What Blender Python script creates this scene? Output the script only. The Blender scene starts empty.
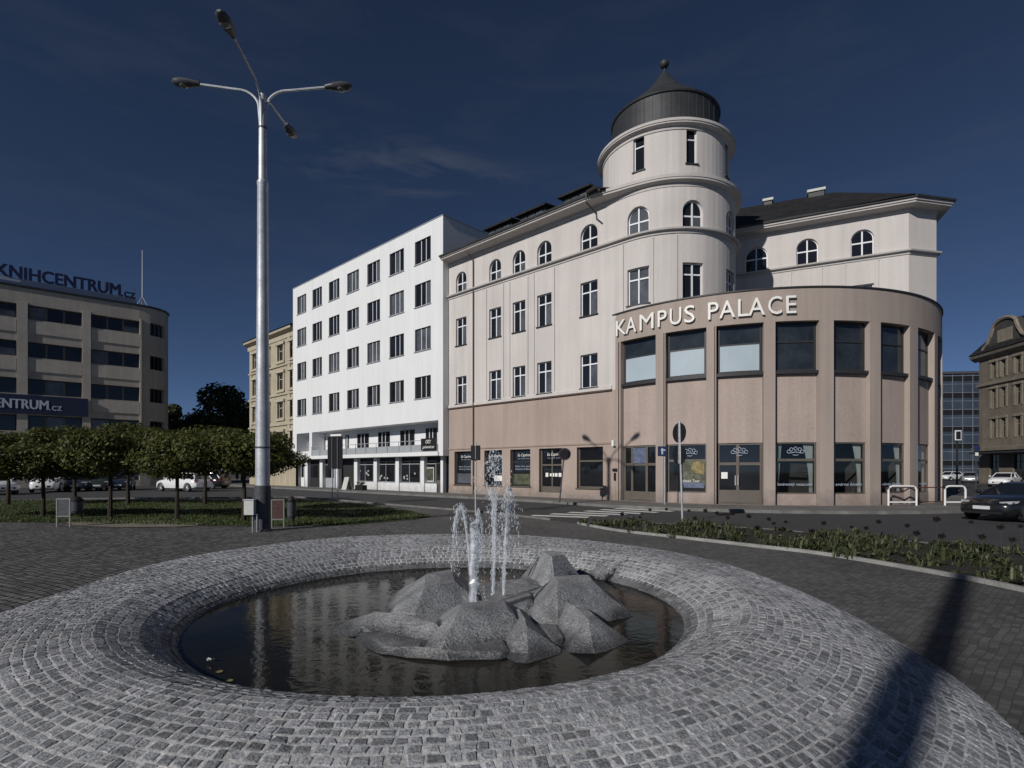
import bpy, bmesh, math, random
from mathutils import Vector, Matrix
R = math.radians
rnd = random.Random(7)
sc = bpy.context.scene
col = sc.collection

# ------------------------------------------------------------------ camera, sky, sun, exposure
EYE, FPX, CX, HY = 1.7, 550.0, 512.0, 470.0
cam = bpy.data.cameras.new('camera')
cam.sensor_width = 36.0
cam.lens = 36.0 * FPX / 1024.0
cam.shift_y = (HY - 384.0) / 1024.0
cam.clip_start = 0.05
cam.clip_end = 3000
cam_o = bpy.data.objects.new('camera', cam)
cam_o.location = (0, 0, EYE)
cam_o.rotation_euler = (R(90), 0, 0)
col.objects.link(cam_o)
sc.camera = cam_o

SUN_EL = R(28.3)
SAZ = R(221.4)                       # clockwise from +Y
sun_dir = Vector((math.sin(SAZ) * math.cos(SUN_EL), math.cos(SAZ) * math.cos(SUN_EL), math.sin(SUN_EL)))

world = bpy.data.worlds.new('World')
sc.world = world
world.use_nodes = True
wn = world.node_tree
sky = wn.nodes.new('ShaderNodeTexSky')
sky.sky_type = 'NISHITA'
sky.sun_disc = False
sky.sun_elevation = SUN_EL
sky.sun_rotation = SAZ
sky.altitude = 4000
sky.air_density = 0.55
sky.dust_density = 0.12
sky.ozone_density = 3.0
bg = wn.nodes['Background']
bg.inputs[1].default_value = 0.05
# thin high wisps of cloud, fixed in the sky by direction
tc = wn.nodes.new('ShaderNodeTexCoord')
mp = wn.nodes.new('ShaderNodeMapping')
mp.inputs['Scale'].default_value = (2.2, 2.2, 11)
nz = wn.nodes.new('ShaderNodeTexNoise')
nz.inputs['Scale'].default_value = 2.1
nz.inputs['Detail'].default_value = 9
nz.inputs['Roughness'].default_value = 0.62
nz.inputs['Distortion'].default_value = 0.6
rp = wn.nodes.new('ShaderNodeValToRGB')
rp.color_ramp.elements[0].position = 0.46
rp.color_ramp.elements[1].position = 0.85
rp.color_ramp.elements[1].color = (0.30, 0.30, 0.30, 1)
mx = wn.nodes.new('ShaderNodeMixRGB')
mx.inputs['Color2'].default_value = (2.4, 2.6, 3.0, 1)
wn.links.new(tc.outputs['Generated'], mp.inputs['Vector'])
wn.links.new(mp.outputs['Vector'], nz.inputs['Vector'])
wn.links.new(nz.outputs['Fac'], rp.inputs['Fac'])
cm = wn.nodes.new('ShaderNodeMapping')
cm.inputs['Scale'].default_value = (1, 1, 4.5)
wn.links.new(tc.outputs['Generated'], cm.inputs['Vector'])
cd = Vector((-102 / FPX, 1, 298 / FPX)).normalized()
ds = wn.nodes.new('ShaderNodeVectorMath')
ds.operation = 'DISTANCE'
ds.inputs[1].default_value = (cd.x, cd.y, cd.z * 4.5)
wn.links.new(cm.outputs['Vector'], ds.inputs[0])
fr_ = wn.nodes.new('ShaderNodeMapRange')
fr_.interpolation_type = 'SMOOTHSTEP'
fr_.inputs['From Min'].default_value = 0.02
fr_.inputs['From Max'].default_value = 0.24
fr_.inputs['To Min'].default_value = 1.9
fr_.inputs['To Max'].default_value = 0.28
wn.links.new(ds.outputs['Value'], fr_.inputs['Value'])
mm_ = wn.nodes.new('ShaderNodeMath')
mm_.operation = 'MULTIPLY'
wn.links.new(rp.outputs['Color'], mm_.inputs[0])
wn.links.new(fr_.outputs['Result'], mm_.inputs[1])
wn.links.new(mm_.outputs['Value'], mx.inputs['Fac'])
wn.links.new(sky.outputs['Color'], mx.inputs['Color1'])
wn.links.new(mx.outputs['Color'], bg.inputs['Color'])

sl = bpy.data.lights.new('sun', 'SUN')
sl.energy = 3.5
sl.angle = R(0.53)
sl.color = (1.0, 0.96, 0.90)
so = bpy.data.objects.new('sun', sl)
so.rotation_euler = (-sun_dir).to_track_quat('-Z', 'Y').to_euler()
so.location = (-40, -40, 50)
col.objects.link(so)
sc.view_settings.view_transform = 'Standard'
sc.view_settings.look = 'None'
sc.view_settings.gamma = 1
sc.view_settings.use_curve_mapping = False
sc.view_settings.exposure = 0.0


# ------------------------------------------------------------------ materials
def pm(name, c, rough=0.8, var=0.12, scale=1.5, fine=0.0, fscale=60, bump=0.0, bscale=40, metal=0.0, spec=0.4,
       streak=0.0, coat=0.0, grime=0.0):
    m = bpy.data.materials.new(name)
    m.use_nodes = True
    n = m.node_tree
    b = n.nodes['Principled BSDF']
    b.inputs['Roughness'].default_value = rough
    b.inputs['Metallic'].default_value = metal
    b.inputs['Specular IOR Level'].default_value = spec
    b.inputs['Coat Weight'].default_value = coat
    b.inputs['Coat Roughness'].default_value = 0.06
    t = n.nodes.new('ShaderNodeTexCoord')
    last = None

    def noise(s, det, vec=None):
        q = n.nodes.new('ShaderNodeTexNoise')
        q.inputs['Scale'].default_value = s
        q.inputs['Detail'].default_value = det
        q.inputs['Roughness'].default_value = 0.6
        n.links.new(vec or t.outputs['Object'], q.inputs['Vector'])
        return q

    def scaled(prev, q, amp):
        r = n.nodes.new('ShaderNodeMapRange')
        r.inputs['From Min'].default_value = 0.25
        r.inputs['From Max'].default_value = 0.75
        r.inputs['To Min'].default_value = 1 - amp
        r.inputs['To Max'].default_value = 1 + amp
        n.links.new(q.outputs['Fac'], r.inputs['Value'])
        k = n.nodes.new('ShaderNodeVectorMath')
        k.operation = 'SCALE'
        if prev is None:
            k.inputs[0].default_value = c
        else:
            n.links.new(prev, k.inputs[0])
        n.links.new(r.outputs['Result'], k.inputs['Scale'])
        return k.outputs['Vector']
    if var:
        last = scaled(last, noise(scale, 5), var)
    if fine:
        last = scaled(last, noise(fscale, 3), fine)
    if streak:
        mpn = n.nodes.new('ShaderNodeMapping')
        mpn.inputs['Scale'].default_value = (2.5, 2.5, 0.12)
        n.links.new(t.outputs['Object'], mpn.inputs['Vector'])
        last = scaled(last, noise(1.0, 6, mpn.outputs['Vector']), streak)
    if grime:                            # splash dirt and damp at the foot of the wall, ragged edge
        sx = n.nodes.new('ShaderNodeSeparateXYZ')
        n.links.new(t.outputs['Object'], sx.inputs[0])
        q = noise(2.2, 6)
        ad = n.nodes.new('ShaderNodeMath')
        ad.operation = 'MULTIPLY_ADD'
        ad.inputs[1].default_value = -1.3
        n.links.new(q.outputs['Fac'], ad.inputs[0])
        n.links.new(sx.outputs['Z'], ad.inputs[2])
        r = n.nodes.new('ShaderNodeMapRange')
        r.inputs['From Min'].default_value = -0.55
        r.inputs['From Max'].default_value = 0.25
        r.inputs['To Min'].default_value = 1 - grime
        r.inputs['To Max'].default_value = 1
        n.links.new(ad.outputs['Value'], r.inputs['Value'])
        k = n.nodes.new('ShaderNodeVectorMath')
        k.operation = 'SCALE'
        n.links.new(last, k.inputs[0])
        n.links.new(r.outputs['Result'], k.inputs['Scale'])
        last = k.outputs['Vector']
    if last is None:
        b.inputs['Base Color'].default_value = (*c, 1)
    else:
        n.links.new(last, b.inputs['Base Color'])
    if bump:
        q = noise(bscale, 6)
        bp = n.nodes.new('ShaderNodeBump')
        bp.inputs['Strength'].default_value = bump
        bp.inputs['Distance'].default_value = 0.02
        n.links.new(q.outputs['Fac'], bp.inputs['Height'])
        n.links.new(bp.outputs['Normal'], b.inputs['Normal'])
    return m


def sett_mat(name, c1, c2, mortar, bw, bh, msize=0.008, bump=0.5, offset=0.5, rot=0.0, var=0.25, wobble=0.22):
    """stone paving from a brick pattern with wobble, stone-to-stone tone and patches of dirt"""
    m = bpy.data.materials.new(name)
    m.use_nodes = True
    n = m.node_tree
    b = n.nodes['Principled BSDF']
    b.inputs['Roughness'].default_value = 0.78
    b.inputs['Specular IOR Level'].default_value = 0.3
    t = n.nodes.new('ShaderNodeTexCoord')
    mpn = n.nodes.new('ShaderNodeMapping')
    mpn.inputs['Rotation'].default_value = (0, 0, rot)
    n.links.new(t.outputs['Object'], mpn.inputs['Vector'])
    wob = n.nodes.new('ShaderNodeTexNoise')
    wob.inputs['Scale'].default_value = 1.3
    wob.inputs['Detail'].default_value = 3
    n.links.new(mpn.outputs['Vector'], wob.inputs['Vector'])
    sub = n.nodes.new('ShaderNodeVectorMath')
    sub.operation = 'SUBTRACT'
    sub.inputs[1].default_value = (0.5, 0.5, 0.5)
    n.links.new(wob.outputs['Color'], sub.inputs[0])
    scl = n.nodes.new('ShaderNodeVectorMath')
    scl.operation = 'SCALE'
    scl.inputs['Scale'].default_value = wobble
    n.links.new(sub.outputs['Vector'], scl.inputs[0])
    add = n.nodes.new('ShaderNodeVectorMath')
    n.links.new(mpn.outputs['Vector'], add.inputs[0])
    n.links.new(scl.outputs['Vector'], add.inputs[1])
    br = n.nodes.new('ShaderNodeTexBrick')
    br.offset = offset
    br.inputs['Scale'].default_value = 1
    br.inputs['Color1'].default_value = (*c1, 1)
    br.inputs['Color2'].default_value = (*c2, 1)
    br.inputs['Mortar'].default_value = (*mortar, 1)
    br.inputs['Mortar Size'].default_value = msize
    br.inputs['Mortar Smooth'].default_value = 0.5
    br.inputs['Brick Width'].default_value = bw
    br.inputs['Row Height'].default_value = bh
    n.links.new(add.outputs['Vector'], br.inputs['Vector'])
    big = n.nodes.new('ShaderNodeTexNoise')
    big.inputs['Scale'].default_value = 0.35
    big.inputs['Detail'].default_value = 7
    big.inputs['Roughness'].default_value = 0.65
    n.links.new(t.outputs['Object'], big.inputs['Vector'])
    r = n.nodes.new('ShaderNodeMapRange')
    r.inputs['From Min'].default_value = 0.3
    r.inputs['From Max'].default_value = 0.7
    r.inputs['To Min'].default_value = 1 - var
    r.inputs['To Max'].default_value = 1 + var
    n.links.new(big.outputs['Fac'], r.inputs['Value'])
    k = n.nodes.new('ShaderNodeVectorMath')
    k.operation = 'SCALE'
    n.links.new(br.outputs['Color'], k.inputs[0])
    n.links.new(r.outputs['Result'], k.inputs['Scale'])
    n.links.new(k.outputs['Vector'], b.inputs['Base Color'])
    fn = n.nodes.new('ShaderNodeTexNoise')
    fn.inputs['Scale'].default_value = 35
    fn.inputs['Detail'].default_value = 4
    n.links.new(t.outputs['Object'], fn.inputs['Vector'])
    mm = n.nodes.new('ShaderNodeMath')
    mm.operation = 'MULTIPLY_ADD'
    mm.inputs[1].default_value = 0.35
    inv = n.nodes.new('ShaderNodeMath')
    inv.operation = 'SUBTRACT'
    inv.inputs[0].default_value = 1
    n.links.new(br.outputs['Fac'], inv.inputs[1])
    n.links.new(fn.outputs['Fac'], mm.inputs[0])
    n.links.new(inv.outputs['Value'], mm.inputs[2])
    bp = n.nodes.new('ShaderNodeBump')
    bp.inputs['Strength'].default_value = bump
    bp.inputs['Distance'].default_value = 0.015
    n.links.new(mm.outputs['Value'], bp.inputs['Height'])
    n.links.new(bp.outputs['Normal'], b.inputs['Normal'])
    return m


def island_mat(name, c1, c2, rough=0.75, fine=0.3, fscale=45, bump=0.3, spec=0.3, trans=0.0, patch=0.0):
    """each loose piece of the mesh (a stone, a leaf) gets a tone of its own"""
    m = bpy.data.materials.new(name)
    m.use_nodes = True
    n = m.node_tree
    b = n.nodes['Principled BSDF']
    b.inputs['Roughness'].default_value = rough
    b.inputs['Specular IOR Level'].default_value = spec
    g = n.nodes.new('ShaderNodeNewGeometry')
    mixc = n.nodes.new('ShaderNodeMixRGB')
    mixc.inputs['Color1'].default_value = (*c1, 1)
    mixc.inputs['Color2'].default_value = (*c2, 1)
    n.links.new(g.outputs['Random Per Island'], mixc.inputs['Fac'])
    last = mixc.outputs['Color']
    if fine:
        t = n.nodes.new('ShaderNodeTexCoord')
        q = n.nodes.new('ShaderNodeTexNoise')
        q.inputs['Scale'].default_value = fscale
        q.inputs['Detail'].default_value = 5
        n.links.new(t.outputs['Object'], q.inputs['Vector'])
        r = n.nodes.new('ShaderNodeMapRange')
        r.inputs['From Min'].default_value = 0.25
        r.inputs['From Max'].default_value = 0.75
        r.inputs['To Min'].default_value = 1 - fine
        r.inputs['To Max'].default_value = 1 + fine
        n.links.new(q.outputs['Fac'], r.inputs['Value'])
        k = n.nodes.new('ShaderNodeVectorMath')
        k.operation = 'SCALE'
        n.links.new(last, k.inputs[0])
        n.links.new(r.outputs['Result'], k.inputs['Scale'])
        last = k.outputs['Vector']
        if patch:
            q2 = n.nodes.new('ShaderNodeTexNoise')
            q2.inputs['Scale'].default_value = 0.9
            q2.inputs['Detail'].default_value = 7
            q2.inputs['Roughness'].default_value = 0.65
            n.links.new(t.outputs['Object'], q2.inputs['Vector'])
            r2_ = n.nodes.new('ShaderNodeMapRange')
            r2_.inputs['From Min'].default_value = 0.3
            r2_.inputs['From Max'].default_value = 0.7
            r2_.inputs['To Min'].default_value = 1 - patch
            r2_.inputs['To Max'].default_value = 1 + patch
            n.links.new(q2.outputs['Fac'], r2_.inputs['Value'])
            k2 = n.nodes.new('ShaderNodeVectorMath')
            k2.operation = 'SCALE'
            n.links.new(last, k2.inputs[0])
            n.links.new(r2_.outputs['Result'], k2.inputs['Scale'])
            last = k2.outputs['Vector']
        if bump:
            bp = n.nodes.new('ShaderNodeBump')
            bp.inputs['Strength'].default_value = bump
            bp.inputs['Distance'].default_value = 0.012
            n.links.new(q.outputs['Fac'], bp.inputs['Height'])
            n.links.new(bp.outputs['Normal'], b.inputs['Normal'])
    n.links.new(last, b.inputs['Base Color'])
    if trans:
        td = n.nodes.new('ShaderNodeBsdfTranslucent')
        n.links.new(last, td.inputs['Color'])
        ms = n.nodes.new('ShaderNodeMixShader')
        ms.inputs['Fac'].default_value = trans
        n.links.new(b.outputs['BSDF'], ms.inputs[1])
        n.links.new(td.outputs['BSDF'], ms.inputs[2])
        n.links.new(ms.outputs['Shader'], n.nodes['Material Output'].inputs['Surface'])
    return m


def clear_glass(name, tint=(0.90, 0.92, 0.92)):
    m = bpy.data.materials.new(name)
    m.use_nodes = True
    n = m.node_tree
    for x in list(n.nodes):
        if x.type == 'BSDF_PRINCIPLED':
            n.nodes.remove(x)
    tr = n.nodes.new('ShaderNodeBsdfTransparent')
    tr.inputs['Color'].default_value = (*tint, 1)
    gl = n.nodes.new('ShaderNodeBsdfGlossy')
    gl.inputs['Roughness'].default_value = 0.03
    lw = n.nodes.new('ShaderNodeLayerWeight')
    pw = n.nodes.new('ShaderNodeMath')
    pw.operation = 'POWER'
    pw.inputs[1].default_value = 4.0
    fr = n.nodes.new('ShaderNodeMath')
    fr.operation = 'MULTIPLY_ADD'
    fr.inputs[1].default_value = 0.85
    fr.inputs[2].default_value = 0.06
    n.links.new(lw.outputs['Facing'], pw.inputs[0])
    n.links.new(pw.outputs['Value'], fr.inputs[0])
    ms = n.nodes.new('ShaderNodeMixShader')
    n.links.new(fr.outputs['Value'], ms.inputs['Fac'])
    n.links.new(tr.outputs['BSDF'], ms.inputs[1])
    n.links.new(gl.outputs['BSDF'], ms.inputs[2])
    n.links.new(ms.outputs['Shader'], n.nodes['Material Output'].inputs['Surface'])
    return m


def spray_mat(name, lo, hi, scale=30, base=(0.8, 0.84, 0.9)):
    m = bpy.data.materials.new(name)
    m.use_nodes = True
    n = m.node_tree
    b = n.nodes['Principled BSDF']
    b.inputs['Base Color'].default_value = (*base, 1)
    b.inputs['Roughness'].default_value = 0.12
    b.inputs['Specular IOR Level'].default_value = 0.8
    t = n.nodes.new('ShaderNodeTexCoord')
    mpn = n.nodes.new('ShaderNodeMapping')
    mpn.inputs['Scale'].default_value = (1, 1, 0.16)
    q = n.nodes.new('ShaderNodeTexNoise')
    q.inputs['Scale'].default_value = scale
    q.inputs['Detail'].default_value = 5
    r = n.nodes.new('ShaderNodeMapRange')
    r.inputs['From Min'].default_value = 0.35
    r.inputs['From Max'].default_value = 0.65
    r.inputs['To Min'].default_value = lo
    r.inputs['To Max'].default_value = hi
    n.links.new(t.outputs['Object'], mpn.inputs['Vector'])
    n.links.new(mpn.outputs['Vector'], q.inputs['Vector'])
    n.links.new(q.outputs['Fac'], r.inputs['Value'])
    n.links.new(r.outputs['Result'], b.inputs['Alpha'])
    return m


def water_mat(name):
    m = bpy.data.materials.new(name)
    m.use_nodes = True
    n = m.node_tree
    b = n.nodes['Principled BSDF']
    b.inputs['Roughness'].default_value = 0.06
    b.inputs['IOR'].default_value = 1.33
    b.inputs['Specular IOR Level'].default_value = 0.09
    t = n.nodes.new('ShaderNodeTexCoord')
    q = n.nodes.new('ShaderNodeTexNoise')
    q.inputs['Scale'].default_value = 1.6
    q.inputs['Detail'].default_value = 6
    cr = n.nodes.new('ShaderNodeValToRGB')
    cr.color_ramp.elements[0].position = 0.35
    cr.color_ramp.elements[0].color = (0.006, 0.007, 0.006, 1)
    cr.color_ramp.elements[1].position = 0.72
    cr.color_ramp.elements[1].color = (0.016, 0.013, 0.009, 1)
    n.links.new(t.outputs['Object'], q.inputs['Vector'])
    n.links.new(q.outputs['Fac'], cr.inputs['Fac'])
    n.links.new(cr.outputs['Color'], b.inputs['Base Color'])
    w = n.nodes.new('ShaderNodeTexNoise')
    w.inputs['Scale'].default_value = 7
    w.inputs['Detail'].default_value = 4
    w.inputs['Distortion'].default_value = 1.2
    n.links.new(t.outputs['Object'], w.inputs['Vector'])
    bp = n.nodes.new('ShaderNodeBump')
    bp.inputs['Strength'].default_value = 0.035
    bp.inputs['Distance'].default_value = 0.05
    n.links.new(w.outputs['Fac'], bp.inputs['Height'])
    n.links.new(bp.outputs['Normal'], b.inputs['Normal'])
    return m


M = {}
M['asphalt'] = pm('asphalt', (0.042, 0.043, 0.047), 0.85, 0.22, 0.5, 0.25, 70, 0.25, 90)
M['ground'] = pm('ground', (0.06, 0.06, 0.06), 0.9, 0.2, 0.1)
M['plaza'] = sett_mat('plaza_setts', (0.070, 0.070, 0.073), (0.185, 0.182, 0.178), (0.026, 0.025, 0.024), 0.14, 0.12, 0.018, 1.0, 0.5, 0.5)
M['pavers'] = sett_mat('pavers', (0.062, 0.063, 0.065), (0.118, 0.115, 0.112), (0.060, 0.059, 0.057), 0.11, 0.075, 0.006, 0.4, 0.5, -0.75, 0.28, 0.10)
M['sidewalk'] = sett_mat('sidewalk_pavers', (0.13, 0.125, 0.12), (0.17, 0.165, 0.16), (0.08, 0.08, 0.08), 0.3, 0.3, 0.01, 0.4, 0.0, 0.75)
M['kerb'] = pm('kerb_stone', (0.15, 0.15, 0.145), 0.8, 0.35, 2, 0.3, 40, 0.2)
M['kerb_light'] = pm('pale_kerb_stone', (0.25, 0.25, 0.242), 0.8, 0.35, 2, 0.3, 40, 0.2)
M['sand'] = pm('worn_sandy_ground', (0.17, 0.155, 0.125), 0.95, 0.35, 1.5, 0.3, 20, 0.3)
M['paint'] = pm('road_paint', (0.62, 0.62, 0.60), 0.7, 0.15, 4, 0.25, 30)
M['grass'] = pm('grass_soil', (0.030, 0.045, 0.014), 0.95, 0.35, 0.8, 0.4, 25, 0.6, 40)
M['blade'] = island_mat('grass_blade', (0.035, 0.060, 0.014), (0.085, 0.105, 0.030), 0.7, 0, trans=0.25)
M['soil'] = pm('soil', (0.020, 0.018, 0.014), 0.95, 0.3, 4, 0.3, 40, 0.8, 30)
M['stone'] = island_mat('granite_sett', (0.125, 0.130, 0.142), (0.300, 0.307, 0.328), 0.6, 0.6, 75, 0.8, patch=0.32)
M['stone_wet'] = island_mat('stained_sett', (0.070, 0.073, 0.080), (0.180, 0.185, 0.197), 0.6, 0.5, 60, 0.6, patch=0.35)
M['grout_wet'] = pm('stained_grout', (0.13, 0.13, 0.13), 0.9, 0.4, 2, 0.3, 50, 0.4)
M['grout'] = pm('grout', (0.40, 0.40, 0.405), 0.9, 0.4, 1.6, 0.5, 30, 0.5)
def rock_mat():
    m = pm('rough_concrete', (0.205, 0.21, 0.22), 0.45, 0.5, 3.2, 0.65, 55, 0.8, 45, spec=0.6)
    n = m.node_tree
    b = n.nodes['Principled BSDF']
    src = b.inputs['Base Color'].links[0].from_socket
    g = n.nodes.new('ShaderNodeNewGeometry')
    sx = n.nodes.new('ShaderNodeSeparateXYZ')
    n.links.new(g.outputs['Position'], sx.inputs[0])
    q = n.nodes.new('ShaderNodeTexNoise')
    q.inputs['Scale'].default_value = 4
    q.inputs['Detail'].default_value = 5
    n.links.new(g.outputs['Position'], q.inputs['Vector'])
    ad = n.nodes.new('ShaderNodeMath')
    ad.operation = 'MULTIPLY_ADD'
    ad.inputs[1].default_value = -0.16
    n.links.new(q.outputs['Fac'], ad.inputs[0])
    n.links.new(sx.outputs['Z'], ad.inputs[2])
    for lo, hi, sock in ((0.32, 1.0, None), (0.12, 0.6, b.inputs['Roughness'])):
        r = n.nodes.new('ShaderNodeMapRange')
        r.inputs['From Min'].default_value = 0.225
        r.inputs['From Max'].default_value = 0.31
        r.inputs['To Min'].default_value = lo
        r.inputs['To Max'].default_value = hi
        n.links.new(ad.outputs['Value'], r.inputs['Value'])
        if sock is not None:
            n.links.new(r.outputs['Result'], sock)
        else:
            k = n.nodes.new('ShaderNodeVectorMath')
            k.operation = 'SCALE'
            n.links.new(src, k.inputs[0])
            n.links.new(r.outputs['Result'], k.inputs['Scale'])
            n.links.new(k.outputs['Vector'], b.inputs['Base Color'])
    return m


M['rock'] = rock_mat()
M['water'] = water_mat('pool_water')
M['jet'] = spray_mat('jet_water', 0.05, 0.50, 26)
M['drop'] = spray_mat('drop_water', 0.12, 0.42)
M['plaster'] = pm('pale_plaster', (0.54, 0.507, 0.488), 0.88, 0.07, 0.35, 0.06, 18, 0.15, 60, streak=0.10)
M['pink'] = pm('pink_beige_plaster', (0.365, 0.292, 0.252), 0.88, 0.09, 0.4, 0.10, 16, 0.2, 60, streak=0.12, grime=0.35)
M['panel'] = pm('rough_panel_plaster', (0.382, 0.311, 0.276), 0.9, 0.08, 0.5, 0.12, 14, 0.3, 40, streak=0.12, grime=0.3)
M['podium'] = pm('beige_plaster', (0.345, 0.289, 0.256), 0.88, 0.07, 0.4, 0.08, 18, 0.18, 60, streak=0.11, grime=0.35)
M['trim'] = pm('trim_plaster', (0.48, 0.455, 0.44), 0.85, 0.08, 1.0, 0.06, 20, 0.1, 50, streak=0.06)
M['white'] = pm('white_render', (0.70, 0.708, 0.72), 0.85, 0.04, 0.3, 0.03, 30, 0.08, 70, streak=0.05, grime=0.3)
M['tan'] = pm('tan_plaster', (0.37, 0.325, 0.24), 0.9, 0.16, 0.6, 0.12, 6, 0.2, 20, streak=0.15)
M['tan_trim'] = pm('tan_trim', (0.40, 0.36, 0.28), 0.9, 0.16, 0.8, streak=0.12)
M['concrete'] = pm('grey_concrete', (0.33, 0.305, 0.272), 0.9, 0.16, 0.3, 0.1, 8, 0.2, 20, streak=0.14)
M['concrete_light'] = pm('light_concrete', (0.37, 0.345, 0.312), 0.9, 0.12, 0.5, 0.1, 8, streak=0.12)
M['oldstone'] = pm('sooty_stone', (0.145, 0.125, 0.098), 0.9, 0.25, 0.5, 0.15, 5, 0.3, 14, streak=0.2)
M['oldtrim'] = pm('old_trim', (0.19, 0.165, 0.13), 0.9, 0.25, 0.9, streak=0.2)
M['tile'] = sett_mat('dark_roof_tile', (0.012, 0.012, 0.013), (0.022, 0.0215, 0.023), (0.012, 0.012, 0.012), 0.3, 0.35, 0.02, 0.8, 0.5, 0.45)
M['tile_dark'] = pm('weathered_slate', (0.05, 0.047, 0.043), 0.8, 0.3, 1.0, 0.3, 8, 0.3)
M['metalroof'] = pm('dark_sheet_metal', (0.042, 0.044, 0.048), 0.6, 0.25, 1.2, 0.1, 10, 0.05, metal=0.3)
M['dullbrown'] = pm('dull_brown', (0.10, 0.065, 0.055), 0.6, 0.15, 3)
M['darkframe'] = pm('dark_window_frame', (0.03, 0.03, 0.032), 0.5, 0.1, 3)
M['brownframe'] = pm('brown_grey_frame', (0.115, 0.10, 0.085), 0.5, 0.12, 3)
M['whiteframe'] = pm('white_window_frame', (0.72, 0.73, 0.75), 0.45, 0.04, 3)
M['greyframe'] = pm('grey_window_frame', (0.33, 0.35, 0.37), 0.5, 0.06, 3)
M['bar_grey'] = pm('glazing_bar', (0.15, 0.165, 0.19), 0.5, 0.2, 1)
M['boardframe'] = pm('board_frame', (0.20, 0.20, 0.19), 0.6, 0.2, 6)
M['pane'] = pm('dark_glass', (0.012, 0.013, 0.016), 0.04, 0.4, 0.5, spec=0.6)
M['pane_mid'] = pm('reflecting_glass', (0.022, 0.026, 0.030), 0.07, 0.6, 1.1, 0.2, 8, spec=0.75)
M['pane2'] = pm('curtain_sheen_glass', (0.085, 0.092, 0.105), 0.08, 0.5, 0.9, 0.2, 6, spec=0.6)  # pale panes: curtains, and reflections put into the colour
M['glass'] = clear_glass('shop_glass')
M['blind'] = pm('roller_blind', (0.40, 0.47, 0.52), 0.25, 0.07, 0.6, coat=0.6)
M['curtain'] = pm('white_curtain', (0.26, 0.285, 0.285), 0.8, 0.1, 5)
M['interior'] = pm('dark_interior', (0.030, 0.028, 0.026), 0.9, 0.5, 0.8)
M['letter'] = pm('white_letter', (0.78, 0.77, 0.74), 0.5, 0.03, 3)
M['navy'] = pm('navy_letter', (0.007, 0.012, 0.055), 0.5, 0.05, 3)
M['banner'] = pm('navy_banner', (0.010, 0.018, 0.055), 0.6, 0.1, 1)
M['paleletter'] = pm('pale_letter', (0.42, 0.47, 0.58), 0.5, 0.05, 3)
M['palepanel'] = pm('pale_blue_panel', (0.30, 0.34, 0.46), 0.6, 0.1, 1)
M['steel'] = pm('galvanised_steel', (0.47, 0.49, 0.52), 0.5, 0.22, 2.5, 0.2, 18, metal=0.45)
M['steeldark'] = pm('dark_painted_base', (0.055, 0.058, 0.068), 0.55, 0.4, 5, 0.35, 25, 0.2)
M['lampgrey'] = pm('lamp_housing', (0.065, 0.067, 0.075), 0.45, 0.15, 6)
M['lampglass'] = pm('lamp_lens', (0.20, 0.20, 0.19), 0.15, 0.1, 8)
M['signback'] = pm('sign_back', (0.013, 0.014, 0.018), 0.75, 0.2, 4, spec=0.15)
M['signblue'] = pm('sign_blue', (0.022, 0.034, 0.085), 0.4, 0.1, 4)
M['signred'] = pm('sign_red', (0.035, 0.016, 0.024), 0.4, 0.1, 4)
M['rail'] = pm('white_rail_paint', (0.75, 0.75, 0.74), 0.4, 0.05, 5)
M['brownrail'] = pm('brown_rail_paint', (0.075, 0.035, 0.03), 0.5, 0.2, 5)
M['black'] = pm('black_plastic', (0.015, 0.015, 0.016), 0.5, 0.1, 8)
M['tyre'] = pm('tyre_rubber', (0.018, 0.018, 0.018), 0.85, 0.2, 20)
M['rim'] = pm('alloy_rim', (0.48, 0.49, 0.50), 0.3, 0.1, 8, metal=0.8)
M['carwhite'] = pm('car_white', (0.72, 0.73, 0.75), 0.3, 0.03, 1, coat=0.8)
M['carsilver'] = pm('car_silver', (0.40, 0.41, 0.43), 0.35, 0.03, 1, metal=0.5, coat=0.8)
M['carblack'] = pm('car_black', (0.010, 0.011, 0.013), 0.25, 0.05, 1, coat=1.0)
M['carblue'] = pm('car_dark_blue', (0.016, 0.022, 0.045), 0.3, 0.05, 1, coat=0.9)
M['cargreen'] = pm('car_dark_green', (0.022, 0.028, 0.026), 0.3, 0.05, 1, coat=0.9)
M['carglass'] = pm('car_glass', (0.010, 0.012, 0.014), 0.03, 0.1, 2, spec=0.7)
M['headlight'] = pm('headlight_glass', (0.34, 0.35, 0.37), 0.08, 0.05, 20, coat=1.0)
M['taillight'] = pm('taillight_glass', (0.22, 0.012, 0.012), 0.15, 0.1, 20, coat=1.0)
M['plate'] = pm('number_plate', (0.55, 0.56, 0.58), 0.4, 0.1, 20)
M['bark'] = pm('bark', (0.035, 0.028, 0.022), 0.95, 0.3, 6, 0.3, 40, 0.8, 30)
M['leaf'] = island_mat('plane_leaf', (0.026, 0.038, 0.009), (0.115, 0.120, 0.028), 0.55, 0, trans=0.3)
M['leaf_far'] = island_mat('far_leaf', (0.028, 0.038, 0.015), (0.085, 0.098, 0.036), 0.6, 0, trans=0.2)
M['bedleaf'] = island_mat('bed_leaf', (0.026, 0.040, 0.016), (0.125, 0.135, 0.070), 0.5, 0, trans=0.25)
M['flower'] = island_mat('dried_flower', (0.016, 0.012, 0.013), (0.045, 0.030, 0.030), 0.9, 0)
M['stem'] = pm('dry_stem', (0.05, 0.05, 0.03), 0.8, 0.2, 10)
M['poster_yellow'] = pm('poster_yellow', (0.20, 0.16, 0.06), 0.5, 0.6, 5, 0.4, 14)
M['poster_green'] = pm('poster_olive', (0.085, 0.09, 0.06), 0.4, 0.7, 3, 0.4, 12)
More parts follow.
